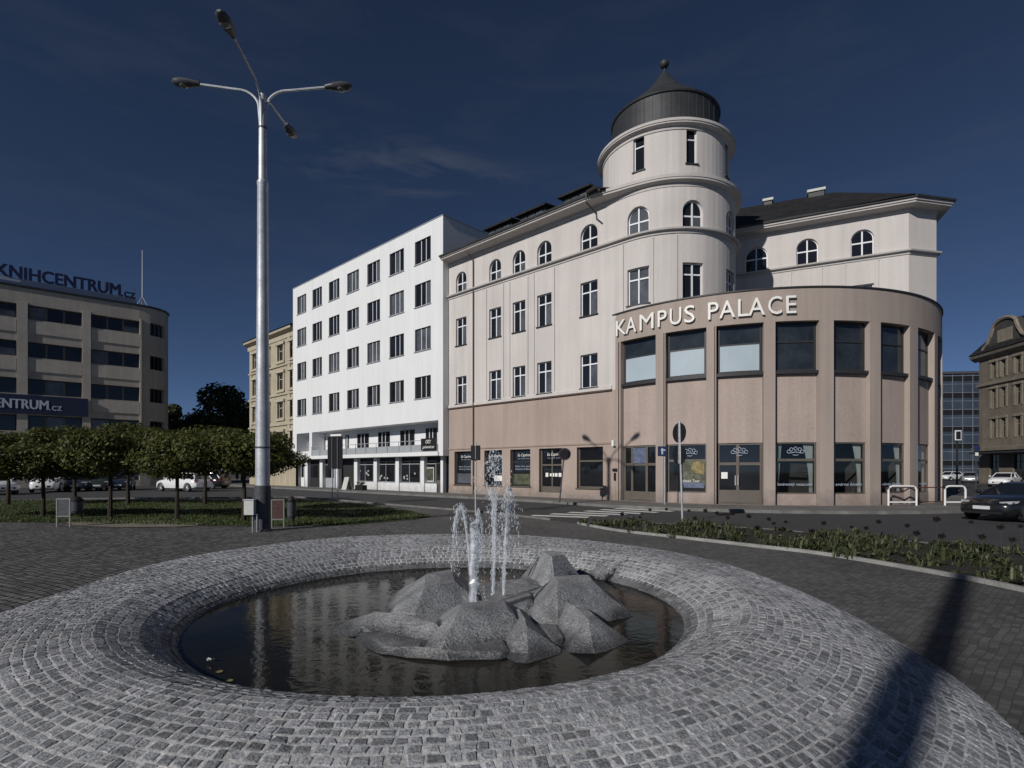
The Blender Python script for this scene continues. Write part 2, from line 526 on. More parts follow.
M['poster_blue'] = pm('poster_blue', (0.10, 0.125, 0.20), 0.5, 0.5, 4, 0.3, 15)
M['poster_red'] = pm('poster_rust', (0.075, 0.040, 0.034), 0.5, 0.4, 12, 0.3, 30)
M['boxgrey'] = pm('pale_grey_box', (0.50, 0.51, 0.48), 0.6, 0.1, 5)
M['litter'] = pm('white_litter', (0.8, 0.8, 0.75), 0.7, 0.1, 10)
M['dryleaf'] = pm('dry_leaf', (0.16, 0.14, 0.06), 0.7, 0.2, 20)
M['steelpane'] = pm('curtain_wall_glass', (0.040, 0.052, 0.072), 0.12, 0.5, 0.15, spec=0.6)
M['door'] = pm('brown_door', (0.10, 0.075, 0.06), 0.5, 0.15, 2)


# ------------------------------------------------------------------ mesh builder
def tag(o, label=None, cat=None, group=None, kind=None):
    if label: o['label'] = label
    if cat: o['category'] = cat
    if group: o['group'] = group
    if kind: o['kind'] = kind
    return o


def empty(name, loc, label=None, cat=None, group=None, rz=0.0):
    o = bpy.data.objects.new(name, None)
    o.empty_display_size = 0.3
    o.location = loc
    o.rotation_euler = (0, 0, rz)
    col.objects.link(o)
    return tag(o, label, cat, group)


def world_loc(o):
    v = Vector((0, 0, 0))
    while o is not None:
        v = v + o.location
        o = o.parent
    return v


class MB:
    def __init__(self):
        self.v, self.f, self.mi = [], [], []
        self.m = 0
        self.T = None

    def vert(self, p):
        p = Vector(p)
        if self.T is not None:
            p = self.T @ p
        self.v.append(p)
        return len(self.v) - 1

    def face(self, idx):
        self.f.append(tuple(idx))
        self.mi.append(self.m)

    def poly(self, pts):
        self.face([self.vert(p) for p in pts])

    def hexa(self, p):                       # 8 points: bottom 4 ccw, top 4 ccw
        i = [self.vert(q) for q in p]
        for a in ((3, 2, 1, 0), (4, 5, 6, 7), (0, 1, 5, 4), (1, 2, 6, 5), (2, 3, 7, 6), (3, 0, 4, 7)):
            self.face([i[k] for k in a])

    def box(self, c, s):
        x, y, z = c
        a, b, d = s[0] / 2, s[1] / 2, s[2] / 2
        self.hexa([(x - a, y - b, z - d), (x + a, y - b, z - d), (x + a, y + b, z - d), (x - a, y + b, z - d),
                   (x - a, y - b, z + d), (x + a, y - b, z + d), (x + a, y + b, z + d), (x - a, y + b, z + d)])

    def prism(self, pts, z0, z1):
        n = len(pts)
        lo = [self.vert((p[0], p[1], z0)) for p in pts]
        hi = [self.vert((p[0], p[1], z1)) for p in pts]
        self.face(lo[::-1])
        self.face(hi)
        for i in range(n):
            j = (i + 1) % n
            self.face([lo[i], lo[j], hi[j], hi[i]])

    def tube(self, pts, rad, n=8, cap=True):
        pts = [Vector(p) for p in pts]
        if not isinstance(rad, (list, tuple)):
            rad = [rad] * len(pts)
        rings = []
        for i, p in enumerate(pts):
            d = (pts[min(i + 1, len(pts) - 1)] - pts[max(i - 1, 0)]).normalized()
            up = Vector((0, 0, 1)) if abs(d.z) < 0.9 else Vector((1, 0, 0))
            a = d.cross(up).normalized()
            b = d.cross(a).normalized()
            rings.append([self.vert(p + (a * math.cos(2 * math.pi * k / n) + b * math.sin(2 * math.pi * k / n)) * rad[i]) for k in range(n)])
        for i in range(len(rings) - 1):
            for k in range(n):
                q = (k + 1) % n
                self.face([rings[i][k], rings[i][q], rings[i + 1][q], rings[i + 1][k]])
        if cap:
            self.face(rings[0][::-1])
            self.face(rings[-1])

    def lathe(self, prof, c=(0, 0, 0), n=32, a0=0.0, a1=2 * math.pi):
        full = abs(a1 - a0 - 2 * math.pi) < 1e-6
        m = n if full else n + 1
        rings = []
        for r, z in prof:
            if r < 1e-6:
                rings.append([self.vert((c[0], c[1], c[2] + z))] * m)
            else:
                rings.append([self.vert((c[0] + r * math.cos(a0 + (a1 - a0) * k / n), c[1] + r * math.sin(a0 + (a1 - a0) * k / n), c[2] + z)) for k in range(m)])
        for i in range(len(rings) - 1):
            for k in range(n):
                q = (k + 1) % m
                fc = [rings[i][k], rings[i][q], rings[i + 1][q], rings[i + 1][k]]
                fc = [x for j, x in enumerate(fc) if x not in fc[:j]]
                if len(fc) > 2:
                    self.face(fc)

    def ball(self, c, r, n=10, m=6, sq=(1, 1, 1)):
        pr = [(math.sin(math.pi * i / m), -math.cos(math.pi * i / m)) for i in range(m + 1)]
        rings = []
        for a, z in pr:
            if a < 1e-6:
                rings.append([self.vert((c[0], c[1], c[2] + z * r * sq[2]))] * n)
            else:
                rings.append([self.vert((c[0] + r * a * sq[0] * math.cos(2 * math.pi * k / n), c[1] + r * a * sq[1] * math.sin(2 * math.pi * k / n), c[2] + z * r * sq[2])) for k in range(n)])
        for i in range(m):
            for k in range(n):
                q = (k + 1) % n
                fc = [rings[i][k], rings[i][q], rings[i + 1][q], rings[i + 1][k]]
                fc = [x for j, x in enumerate(fc) if x not in fc[:j]]
                if len(fc) > 2:
                    self.face(fc)

    # --- in the frame of a facade F(u, y, z): u along the wall, y inward, z up
    def fbox(self, F, u0, u1, y0, y1, z0, z1, step=None):
        n = 1 if not step else max(1, int(math.ceil((u1 - u0) / step)))
        rows = []
        for i in range(n + 1):
            u = u0 + (u1 - u0) * i / n
            rows.append([self.vert(F(u, y0, z0)), self.vert(F(u, y1, z0)), self.vert(F(u, y1, z1)), self.vert(F(u, y0, z1))])
        for i in range(n):
            a, b = rows[i], rows[i + 1]
            for k in range(4):
                q = (k + 1) % 4
                self.face([a[k], a[q], b[q], b[k]])
        self.face(rows[0])
        self.face(rows[-1][::-1])

    def fpoly(self, F, pts, y0, y1=None):
        a = [self.vert(F(u, y0, z)) for u, z in pts]
        self.face(a)
        if y1 is not None:
            b = [self.vert(F(u, y1, z)) for u, z in pts]
            self.face(b[::-1])
            for i in range(len(a)):
                j = (i + 1) % len(a)
                self.face([a[i], b[i], b[j], a[j]])

    def molding(self, F, u0, u1, prof, step=0.5, ysc=None):
        n = max(1, int(math.ceil((u1 - u0) / step)))
        rows = []
        for i in range(n + 1):
            u = u0 + (u1 - u0) * i / n
            s = ysc(u) if ysc else 1
            rows.append([self.vert(F(u, y * s, z)) for y, z in prof])
        for i in range(n):
            for k in range(len(prof) - 1):
                self.face([rows[i][k], rows[i + 1][k], rows[i + 1][k + 1], rows[i][k + 1]])
        self.face(rows[0][::-1])
        self.face(rows[-1])

    def build(self, name, mats, parent=None, smooth=False, base=None, recalc=False):
        off = world_loc(parent) if parent is not None else Vector(base or (0, 0, 0))
        me = bpy.data.meshes.new(name)
        me.from_pydata([tuple(p - off) for p in self.v], [], self.f)
        if not isinstance(mats, (list, tuple)):
            mats = [mats]
        for m in mats:
            me.materials.append(m)
        if len(mats) > 1:
            me.polygons.foreach_set('material_index', self.mi)
        if smooth:
            me.polygons.foreach_set('use_smooth', [True] * len(me.polygons))
            try:
                me.set_sharp_from_angle(angle=R(38))
            except Exception:
                pass
        if recalc:
            bm = bmesh.new()
            bm.from_mesh(me)
            bmesh.ops.recalc_face_normals(bm, faces=bm.faces[:])
            bm.to_mesh(me)
            bm.free()
        me.update()
        o = bpy.data.objects.new(name, me)
        col.objects.link(o)
        if parent is not None:
            o.parent = parent
        else:
            o.location = off
        return o


def copy_tree(o, parent=None):
    c = o.copy()
    col.objects.link(c)
    if parent is not None:
        c.parent = parent
    for ch in list(o.children):
        copy_tree(ch, c)
    return c


def text_mesh(name, s, size, F, u0, z0, y, mat, parent, width=None, ext=0.02, bold=0.0, shear=0.0, align='LEFT'):
    """lettering laid on a wall frame: x along u, y up, thickness outward"""
    cu = bpy.data.curves.new(name, 'FONT')
    cu.body = s
    cu.size = 1.0
    cu.extrude = 0.5
    cu.offset = 0.0
    cu.shear = shear
    cu.resolution_u = 3
    tmp = bpy.data.objects.new(name, cu)
    col.objects.link(tmp)
    dg = bpy.context.evaluated_depsgraph_get()
    me = bpy.data.meshes.new_from_object(tmp.evaluated_get(dg))
    bpy.data.objects.remove(tmp)
    xs = [v.co.x for v in me.vertices]
    x0, x1 = min(xs), max(xs)
    cap = 0.70
    sy = size / cap
    sx = (width / (x1 - x0)) if width else sy
    off = world_loc(parent)
    for v in me.vertices:
        p = F(u0 + (v.co.x - x0) * sx, y - (v.co.z + 0.5) * ext, z0 + v.co.y * sy)
        v.co = Vector(p) - off
    if bold > 0.02:                      # heavier strokes: a second strike beside the first, a hair proud
        bm = bmesh.new()
        bm.from_mesh(me)
        g = bmesh.ops.duplicate(bm, geom=bm.verts[:] + bm.edges[:] + bm.faces[:])
        dv = (Vector(F(u0 + bold * size * 2, y - 0.004, z0)) - Vector(F(u0, y, z0)))
        bmesh.ops.translate(bm, verts=[e for e in g['geom'] if isinstance(e, bmesh.types.BMVert)], vec=dv)
        bm.to_mesh(me)
        bm.free()
    me.materials.clear()
    me.materials.append(mat)
    o = bpy.data.objects.new(name, me)
    col.objects.link(o)
    o.parent = parent
    return o


# ------------------------------------------------------------------ measuring helpers
def G(px, py, z=0.0):
    Y = (EYE - z) * FPX / (py - HY)
    return Vector(((px - CX) / FPX * Y, Y, z))


def atY(px, Y, z=0.0):
    return Vector(((px - CX) / FPX * Y, Y, z))


class Path:
    """wall line on the ground made of straight and curved stretches; u runs to the right seen from the square"""

    def __init__(self, O, ang, segs):
        self.segs = []
        p, a, u = Vector((O[0], O[1])), ang, 0.0
        for s in segs:
            if s[0] == 'line':
                self.segs.append(('line', u, u + s[1], p.copy(), a))
                p = p + Vector((math.cos(a), math.sin(a))) * s[1]
                u += s[1]
            else:
                r, da = s[1], s[2]
                c = p + Vector((-math.sin(a), math.cos(a))) * r
                self.segs.append(('arc', u, u + r * da, c, a, r))
                a += da
                p = c + Vector((math.sin(a), -math.cos(a))) * r
                u += r * da
        self.U = u
        self.end, self.enda = p, a

    def __call__(self, u, y, z):
        for s in self.segs:
            if u <= s[2] + 1e-9 or s is self.segs[-1]:
                break
        if s[0] == 'line':
            d = Vector((math.cos(s[4]), math.sin(s[4])))
            nn = Vector((-d.y, d.x))
            p = s[3] + d * (u - s[1]) + nn * y
        else:
            a = s[4] + (u - s[1]) / s[5]
            p = s[3] + Vector((math.sin(a), -math.cos(a))) * (s[5] - y)
        return Vector((p.x, p.y, z))

    def u(self, px, y=0.0):
        k = (px - CX) / FPX
        best, N = None, 4000
        prev = None
        for i in range(N + 1):
            uu = self.U * i / N
            p = self(uu, y, 0)
            d = p.x - k * p.y
            if prev is not None and prev[1] * d <= 0 and p.y > 0:
                t = prev[1] / (prev[1] - d) if prev[1] != d else 0
                cu = prev[0] + (uu - prev[0]) * t
                if best is None or self(cu, 0, 0).y < best[1]:
                    best = (cu, self(cu, 0, 0).y)
            prev = (uu, d)
        if best is None:                    # straight continuation beyond the ends
            p, q = self(0, y, 0), self(self.U, y, 0)
            return 0.0 if abs(p.x / p.y - k) < abs(q.x / q.y - k) else self.U
        return best[0]

    def z(self, px, py, y=0.0):
        return EYE + (HY - py) / FPX * self(self.u(px, y), y, 0).y


ARC_N = 14


def arch_pts(u0, u1, z0, z1):
    r = (u1 - u0) / 2
    uc, zs = (u0 + u1) / 2, z1 - r
    return [(u0, z0), (u1, z0)] + [(uc + r * math.cos(math.pi * k / ARC_N), zs + r * math.sin(math.pi * k / ARC_N)) for k in range(ARC_N + 1)]


def wall_mesh(mb, F, U0, U1, Z0, Z1, ops, reveal=0.2, step=None):
    us, zs = {U0, U1}, {Z0, Z1}
    for o in ops:
        us.update((o[0], o[1]))
        zs.update((o[2], o[3]))
    us = sorted(x for x in us if U0 - 1e-6 <= x <= U1 + 1e-6)
    zs = sorted(x for x in zs if Z0 - 1e-6 <= x <= Z1 + 1e-6)
    if step:
        out = []
        for a, b in zip(us, us[1:]):
            n = max(1, int(math.ceil((b - a) / step)))
            out += [a + (b - a) * i / n for i in range(n)]
        us = out + [us[-1]]
    grid = {}

    def gv(i, j):
        if (i, j) not in grid:
            grid[(i, j)] = mb.vert(F(us[i], 0, zs[j]))
        return grid[(i, j)]
    for i in range(len(us) - 1):
        for j in range(len(zs) - 1):
            uc, zc = (us[i] + us[i + 1]) / 2, (zs[j] + zs[j + 1]) / 2
            if any(o[0] < uc < o[1] and o[2] < zc < o[3] for o in ops):
                continue
            mb.face([gv(i, j), gv(i + 1, j), gv(i + 1, j + 1), gv(i, j + 1)])
    for o in ops:
        u0, u1, z0, z1 = o[:4]
        arched = len(o) > 4 and o[4]
        zt = z1 - (u1 - u0) / 2 if arched else z1
        for uu in (u0, u1):
            mb.poly([F(uu, 0, z0), F(uu, reveal, z0), F(uu, reveal, zt), F(uu, 0, zt)])
        n = 1 if not step else max(1, int(math.ceil((u1 - u0) / step)))
        for i in range(n):
            a, b = u0 + (u1 - u0) * i / n, u0 + (u1 - u0) * (i + 1) / n
            mb.poly([F(a, 0, z0), F(b, 0, z0), F(b, reveal, z0), F(a, reveal, z0)])
            if not arched:
                mb.poly([F(a, 0, z1), F(b, 0, z1), F(b, reveal, z1), F(a, reveal, z1)])
        if arched:
            arc = arch_pts(u0, u1, z0, z1)[2:]
            h = len(arc) // 2
            mb.poly([F(u, 0, z) for u, z in [(u1, z1)] + arc[:h + 1][::-1]])
            mb.poly([F(u, 0, z) for u, z in [(u0, z1)] + arc[h:][::-1]])
            for p, q in zip(arc, arc[1:]):
                mb.poly([F(p[0], 0, p[1]), F(q[0], 0, q[1]), F(q[0], reveal, q[1]), F(p[0], reveal, p[1])])


def window(F, parent, u0, u1, z0, z1, y, frame, pane, vb=(0.5,), hb=(0.7,), fw=0.06, bw=0.05, arched=False, sill=None,
           name='window', dp=0.05, outer=None, curtain=None):
    mb = MB()
    mb.m = 1 if outer else 0
    mb.fbox(F, u0, u0 + fw, y, y + dp, z0, z1 if not arched else z1 - (u1 - u0) / 2)
    mb.fbox(F, u1 - fw, u1, y, y + dp, z0, z1 if not arched else z1 - (u1 - u0) / 2)
    mb.fbox(F, u0 + fw, u1 - fw, y, y + dp, z0, z0 + fw)
    if arched:
        r = (u1 - u0) / 2
        uc, zs = (u0 + u1) / 2, z1 - r
        for k in range(ARC_N):
            a, b = math.pi * k / ARC_N, math.pi * (k + 1) / ARC_N
            q = [(uc + rr * math.cos(t), zs + rr * math.sin(t)) for rr, t in ((r, a), (r, b), (r - fw, b), (r - fw, a))]
            mb.fpoly(F, q, y, y + dp)
    else:
        mb.fbox(F, u0 + fw, u1 - fw, y, y + dp, z1 - fw, z1)
    mb.m = 0
    for v in vb:
        uc = u0 + (u1 - u0) * v
        mb.fbox(F, uc - bw / 2, uc + bw / 2, y - 0.01, y + dp, z0 + fw, z1 - fw)
    for h in hb:
        zc = z0 + (z1 - z0) * h
        mb.fbox(F, u0 + fw, u1 - fw, y - 0.006, y + dp - 0.004, zc - bw / 2, zc + bw / 2)
    w = mb.build(name, [frame, outer] if outer else frame, parent)
    p = MB()
    pts = arch_pts(u0, u1, z0, z1) if arched else [(u0, z0), (u1, z0), (u1, z1), (u0, z1)]
    p.fpoly(F, pts, y + dp * 0.6, None if pane is M['glass'] else y + dp * 0.6 + 0.012)
    p.build('pane', pane, w)
    if curtain:  # pale sash sheet: curtains at the store, reflections put into colour elsewhere
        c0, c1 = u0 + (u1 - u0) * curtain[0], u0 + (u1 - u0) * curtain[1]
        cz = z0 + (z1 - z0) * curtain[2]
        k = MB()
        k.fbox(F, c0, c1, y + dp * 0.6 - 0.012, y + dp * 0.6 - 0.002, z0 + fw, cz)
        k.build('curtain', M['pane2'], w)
    if sill:
        s = MB()
        s.fbox(F, u0 - 0.06, u1 + 0.06, -0.07, y, z0 - 0.06, z0)
        s.build('sill', sill, w)
    return w


# ------------------------------------------------------------------ the setting: ground, road, plaza, grass, bed
def sheet(name, pts, z, m, kind='structure'):
    mb = MB()
    mb.poly([(p[0], p[1], z) for p in pts])
    o = mb.build(name, m)
    return tag(o, kind=kind)


def strip(name, pts, w, z0, z1, m, side=1, kind='structure'):
    pts = [Vector((p[0], p[1])) for p in pts]
    mb = MB()
    rows = []
    for i, p in enumerate(pts):
        d = (pts[min(i + 1, len(pts) - 1)] - pts[max(i - 1, 0)]).normalized()
        nn = Vector((-d.y, d.x)) * side
        rows.append([mb.vert((p.x, p.y, z0)), mb.vert((p.x, p.y, z1)), mb.vert((p.x + nn.x * w, p.y + nn.y * w, z1)), mb.vert((p.x + nn.x * w, p.y + nn.y * w, z0))])
    for a, b in zip(rows, rows[1:]):
        for k in range(3):
            mb.face([a[k], a[k + 1], b[k + 1], b[k]])
    mb.face(rows[0])
    mb.face(rows[-1])
    o = mb.build(name, m)
    return tag(o, kind=kind)


def smooth_line(pts, n=6):
    out = []
    P = [Vector((p[0], p[1])) for p in pts]
    for i in range(len(P) - 1):
        p0, p1, p2, p3 = P[max(i - 1, 0)], P[i], P[i + 1], P[min(i + 2, len(P) - 1)]
        for k in range(n):
            t = k / n
            out.append(0.5 * ((2 * p1) + (p2 - p0) * t + (2 * p0 - 5 * p1 + 4 * p2 - p3) * t * t + (3 * p1 - p0 - 3 * p2 + p3) * t ** 3))
    out.append(P[-1])
    return out


sheet('ground', [(-900, -300), (900, -300), (900, 1800), (-900, 1800)], -0.012, M['ground'])
sheet('road', [(-140, -20), (140, -20), (140, 140), (-140, 140)], -0.004, M['asphalt'])

bed_kerb = smooth_line([(2.05, 17.3), (2.23, 16.7), (2.93, 15.13), (4.14, 13.6), (5.33, 12.06), (6.18, 10.9), (6.88, 8.9), (7.1, 7.48), (7.2, 5.0), (7.0, 1.0), (6.5, -10)])
bed_back = smooth_line([(2.05, 17.3), (2.6, 17.6), (4.2, 17.3), (6.7, 16.0), (8.0, 14.6), (9.3, 12.9), (10.4, 11.0), (11.0, 8.0), (11.2, 3.0), (11.0, -10)])
plaza_edge = [(-60, 31.6), (-26, 32.0), (-14.5, 33.8), (-12.3, 33.2), (-5.9, 26.7), (-1.74, 22.6), (0.2, 20.2), (1.4, 18.6)]
sheet('plaza', plaza_edge + [tuple(p) for p in bed_kerb] + [(6.5, -18), (-60, -18)], 0.0, M['plaza'])
# finer pavers on the walk between the fountain and the flower bed
sheet('path', [(-3.2, 19.0), (-1.74, 22.3), (0.2, 20.0), (1.4, 18.5)] + [tuple(p) for p in bed_kerb][:-8] + [(7.0, 1.0), (7.0, -3.0), (3.0, -3.0), (3.3, 3.0), (3.3, 7.0), (2.6, 9.0), (1.0, 10.4), (-1.5, 12.0), (-2.6, 14.5)], 0.004, M['pavers'])
strip('kerb', smooth_line(plaza_edge[1:], 3), 0.14, -0.02, 0.07, M['kerb'], -1)
strip('kerb', bed_kerb, 0.085, -0.02, 0.07, M['kerb_light'], 1)
strip('kerb', bed_back, 0.10, -0.02, 0.05, M['kerb'], -1)
bed_poly = [tuple(p) for p in bed_kerb] + [tuple(p) for p in bed_back][::-1][:-1]
sheet('flower_bed', bed_poly, 0.03, M['soil'])

grass_poly = [(-60, 17.6), (-30, 18.0), (-17, 18.0), (-11, 17.0), (-7.6, 16.5), (-5.0, 17.0), (-3.3, 18.9), (-2.95, 20.3), (-4.2, 22.8), (-8.0, 27.9), (-12.6, 32.1), (-16, 31.2), (-26, 30.6), (-60, 30.4)]
sheet('lawn', [tuple(p) for p in grass_poly], 0.012, M['grass'])


sheet('path', [tuple(p) for p in smooth_line([(-14.6, 17.9), (-13.2, 18.35), (-11.4, 18.3), (-9.9, 17.4), (-9.6, 16.6), (-11.0, 16.2), (-13.0, 16.6), (-14.6, 17.9)], 4)][:-1], 0.018, M['sand'])

# ------------------------------------------------------------------ facade lines of the buildings
WING_A = math.atan2(-0.685, 0.7286)
R_T = 3.7
P604 = Vector((4.885, 29.2))
wd = Vector((0.7286, -0.685))
win = Vector((0.685, 0.7286))


def on_wing(px, d=0.0):
    k = (px - CX) / FPX
    O = P604 - win * d
    t = (O.x - k * O.y) / (k * wd.y - wd.x)
    return O + wd * t


tower_c = Vector((0.267, 0.9637)) * ((win.dot(P604) + R_T) / (0.267 * win.x + 0.9637 * win.y))
tang = tower_c - win * R_T
K = on_wing(449)
wing_len = (tang - K).length
WING = Path(K, WING_A, [('line', wing_len), ('arc', R_T, R(215))])
PC, PR = Vector((13.93, 34.8)), 10.47
POD = Path(PC + Vector((math.cos(R(-152)), math.sin(R(-152)))) * PR, R(-152 + 90), [('arc', PR, R(175))])
DRUM = Path(tower_c + Vector((-3.4, 0)), R(-90), [('arc', 3.4, R(359.9))])
RW_A = math.atan2(-0.443, 0.896)
rwd = Vector((math.cos(RW_A), math.sin(RW_A)))
rw_corner = Vector((21.5, 29.8))
RW_LEN = 14.0
RWING = Path(rw_corner - rwd * RW_LEN, RW_A, [('line', RW_LEN)])
CHAM = Path(rw_corner, math.atan2(0.4, 1.8), [('line', 1.85)])
W_O = on_wing(293, 0.5)
W_E = on_wing(443, 0.5)
WHITE = Path(W_O, WING_A, [('line', (W_E - W_O).length)])
T_E = on_wing(293, 0.0)
T_O = on_wing(249.5, 0.0)
TAN = Path(T_O, WING_A, [('line', (T_E - T_O).length + 0.6)])

# raised sidewalk along the buildings
kl = []
for px in (200, 293, 443):
    p = on_wing(px, 2.6)
    kl.append(tuple(p))
kl += [tuple(on_wing(540, 2.5))]
for a in range(-136, 31, 6):
    kl.append((PC.x + 13.5 * math.cos(R(a)), PC.y + 13.5 * math.sin(R(a))))
kl += [(33, 60), (38, 110)]
sw = kl + [(20, 110), (10, 50), tuple(on_wing(200, -14))]
mb = MB()
mb.prism(sw, -0.02, 0.115)
tag(mb.build('sidewalk', M['sidewalk']), kind='structure')
strip('kerb', kl, 0.16, -0.02, 0.122, M['kerb'], -1)

# zebra crossing
for i in range(6):
    t = i / 5
    a = Vector((0.75, 20.6)) * (1 - t) + Vector((4.6, 24.4)) * t
    b = Vector((2.75, 19.75)) * (1 - t) + Vector((6.6, 22.6)) * t
    d = (b - a).normalized()
    nn = Vector((-d.y, d.x)) * 0.24
    sheet('crosswalk_marking', [a - nn, b - nn, b + nn, a + nn], 0.002, M['paint'])


# ------------------------------------------------------------------ corner building (main)
main = empty('corner_building', (tower_c.x, tower_c.y, 0), 'pale corner building with round domed tower and curved beige shop front lettered KAMPUS PALACE', 'building')
ZC0, ZC1 = 15.45, 16.15                # main cornice
ZS = 13.54                             # string course under the arched windows
ZP = 5.90                              # top of the coloured base

# window positions measured on the wall line
cols = [(456.0, 466.4), (489.2, 501.0), (512.7, 525.2), (537.2, 551.5), (580.4, 597.5)]
tw2 = [(627.5, 649.2), (682.6, 703.2)]
wu = [(WING.u(a), WING.u(b)) for a, b in cols]
wt = [(WING.u(a), WING.u(b)) for a, b in tw2]
wref = 589.0
r1 = (WING.z(wref, 253.2), WING.z(wref, 224.2))
r2 = (WING.z(wref, 315.2), WING.z(wref, 281.2))
r3 = (WING.z(wref, 387.6), WING.z(wref, 354.0))
extra_t = (wt[1][1] + (wt[1][0] - wt[0][1]), 0)
extra_t = (extra_t[0], extra_t[0] + (wt[1][1] - wt[1][0]))
ops_up, wins = [], []
for (a, b) in wu + wt + [extra_t]:
    ops_up += [(a, b, r1[0], r1[1], True), (a, b, r2[0], r2[1])]
    wins += [(a, b, r1, True), (a, b, r2, False)]
for (a, b) in wu:
    ops_up.append((a, b, r3[0], r3[1]))
    wins.append((a, b, r3, False))
mb = MB()
UQ = WING.u(615.5)
zpod = 9.60
grooves = []
for i, (a, b) in enumerate(wu[1:4] + wt):
    for g in (a - 0.25, b + 0.21):
        grooves.append((g, g + 0.04, (ZP + 0.3) if i < 3 else zpod + 0.02, ZS - 0.24))
lo_ops = [o for o in ops_up if o[1] < UQ] + [g for g in grooves if g[1] < UQ]
hi_ops = [o for o in ops_up if o[0] > UQ] + [g for g in grooves if g[0] > UQ]
wall_mesh(mb, WING, 0, UQ, ZP, 16.0, lo_ops, 0.2, 0.8)
wall_mesh(mb, WING, UQ, WING.U, zpod, 16.0, hi_ops, 0.2, 0.45)
for g in grooves:
    mb.fbox(WING, g[0] - 0.02, g[1] + 0.02, 0.05, 0.09, g[2] - 0.02, g[3] + 0.02)
mb.build('wall', M['plaster'], main)
for i, (a, b, (z0, z1), ar) in enumerate(wins):
    window(WING, main, a, b, z0, z1, 0.14, M['whiteframe'], M['pane'] if rnd.random() < 0.7 else M['pane2'], (0.5,), (0.52,) if ar else (0.70,), 0.055, 0.075, ar, M['darkframe'] if not ar else None, curtain=(0.5, 0.95, 0.66 if not ar else 0.5) if rnd.random() < 0.6 else None)  # pale right halves stand for reflections, put into the pane colour

# coloured base of the wing with its shop openings
shop = [(454.4, 471.0), (484.3, 502.0), (510.2, 530.3), (539.0, 561.7), (576.8, 603.0)]
su = [(WING.u(a), WING.u(b)) for a, b in shop]
zsh, zss = 2.95, 0.72
U_P = WING.u(615.5)
ops = [(a, b, zss, zsh) for a, b in su]
ops[3] = (su[3][0], su[3][1], 0.13, zsh)
mb = MB()
wall_mesh(mb, WING, 0, U_P, 0.0, ZP, ops, 0.28, None)
mb.build('base_wall', M['pink'], main)
mb = MB()
mb.molding(WING, 0, U_P - 0.2, [(0, ZP + 0.05), (-0.06, ZP + 0.05), (-0.06, ZP + 0.22), (0, ZP + 0.25)], 2)
mb.build('sill_band', M['plaster'], main)
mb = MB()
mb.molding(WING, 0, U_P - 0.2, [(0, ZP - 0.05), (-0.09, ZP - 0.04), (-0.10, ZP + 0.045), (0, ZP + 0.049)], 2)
mb.build('sill_strip', M['dullbrown'], main)  # thin dull brown strip projecting below the sill band
mb = MB()
mb.molding(WING, 0, U_P - 0.2, [(0, 3.06), (-0.05, 3.08), (-0.07, 3.16), (0, 3.2)], 2)
mb.build('shop_band', M['pink'], main)
mb = MB()
mb.molding(WING, 0, U_P - 0.2, [(-0.04, 0.0), (-0.04, 0.36), (0, 0.4)], 2)
mb.build('plinth', M['podium'], main)
for i, (a, b) in enumerate(su):
    if i == 3:
        w = window(WING, main, a, b, 0.13, zsh, 0.2, M['brownframe'], M['pane'], (0.5,), (0.66,), 0.09, 0.1, name='shop_door')
        k = MB()
        k.fbox(WING, a + 0.12, b - 0.12, 0.185, 0.22, 0.2, 0.75)
        k.build('kick_panel', M['brownframe'], w)
    else:
        w = window(WING, main, a, b, zss, zsh, 0.2, M['brownframe'] if i == 4 else M['darkframe'], M['pane'], (), (0.66,) if i != 0 else (), 0.08, 0.09, sill=M['brownframe'], name='shop_window')
    if i in (0, 1, 2, 3):
        wl = b - a
        text_mesh('lettering', 'Ea Captime', 0.17, WING, a + 0.28 * wl, zsh - 0.42, 0.19, M['letter'], w, wl * 0.62, 0.006, 0.012, 0.25)
        text_mesh('lettering', 'bar cafe wine', 0.06, WING, a + 0.30 * wl, zsh - 0.58, 0.19, M['paleletter'], w, wl * 0.55, 0.004, 0.01)
    if i in (0, 2):
        for q in range(2):
            text_mesh('lettering', 'kava vino pivo' if q == 0 else 'dezerty snidane', 0.09, WING, a + 0.16 * wl, zsh - 1.06 - 0.17 * q, 0.19, M['paleletter'], w, wl * 0.76, 0.004, 0.012)
        k = MB()
        k.fbox(WING, a + 0.1, b - 0.1, 0.196, 0.204, zss + 0.1, zss + 0.75)
        k.build('window_film', M['poster_green'] if i == 2 else M['pane2'], w)
    if i == 3:
        for q, (x, wq, h) in enumerate(((0.27, 0.10, 0.24), (0.44, 0.07, 0.17), (0.56, 0.06, 0.2), (0.68, 0.09, 0.2), (0.84, 0.10, 0.22))):
            k = MB()
            k.fbox(WING, a + x * wl - wq, a + x * wl + wq, 0.18, 0.188, 1.42 - h / 2, 1.42 + h / 2)
            k.build('notice', M['letter'], w)
    if i == 1:
        k = MB()
        k.fbox(WING, a + 0.45 * wl, b - 0.12, 0.185, 0.195, 1.0, 1.35)
        k.build('notice', M['letter'], w)

mb = MB()
mb.molding(WING, 0, WING.U, [(0, ZS - 0.16), (-0.05, ZS - 0.14), (-0.06, ZS - 0.02), (-0.21, ZS + 0.01), (-0.23, ZS + 0.09), (0, ZS + 0.16)], 0.2)
mb.build('string_course', M['trim'], main)
ut = wing_len


def cornice_scale(u):
    t = max(0.0, min(1.0, (u - (ut - 2.5)) / 3.5))
    return 1.0 - 0.62 * t * t * (3 - 2 * t)


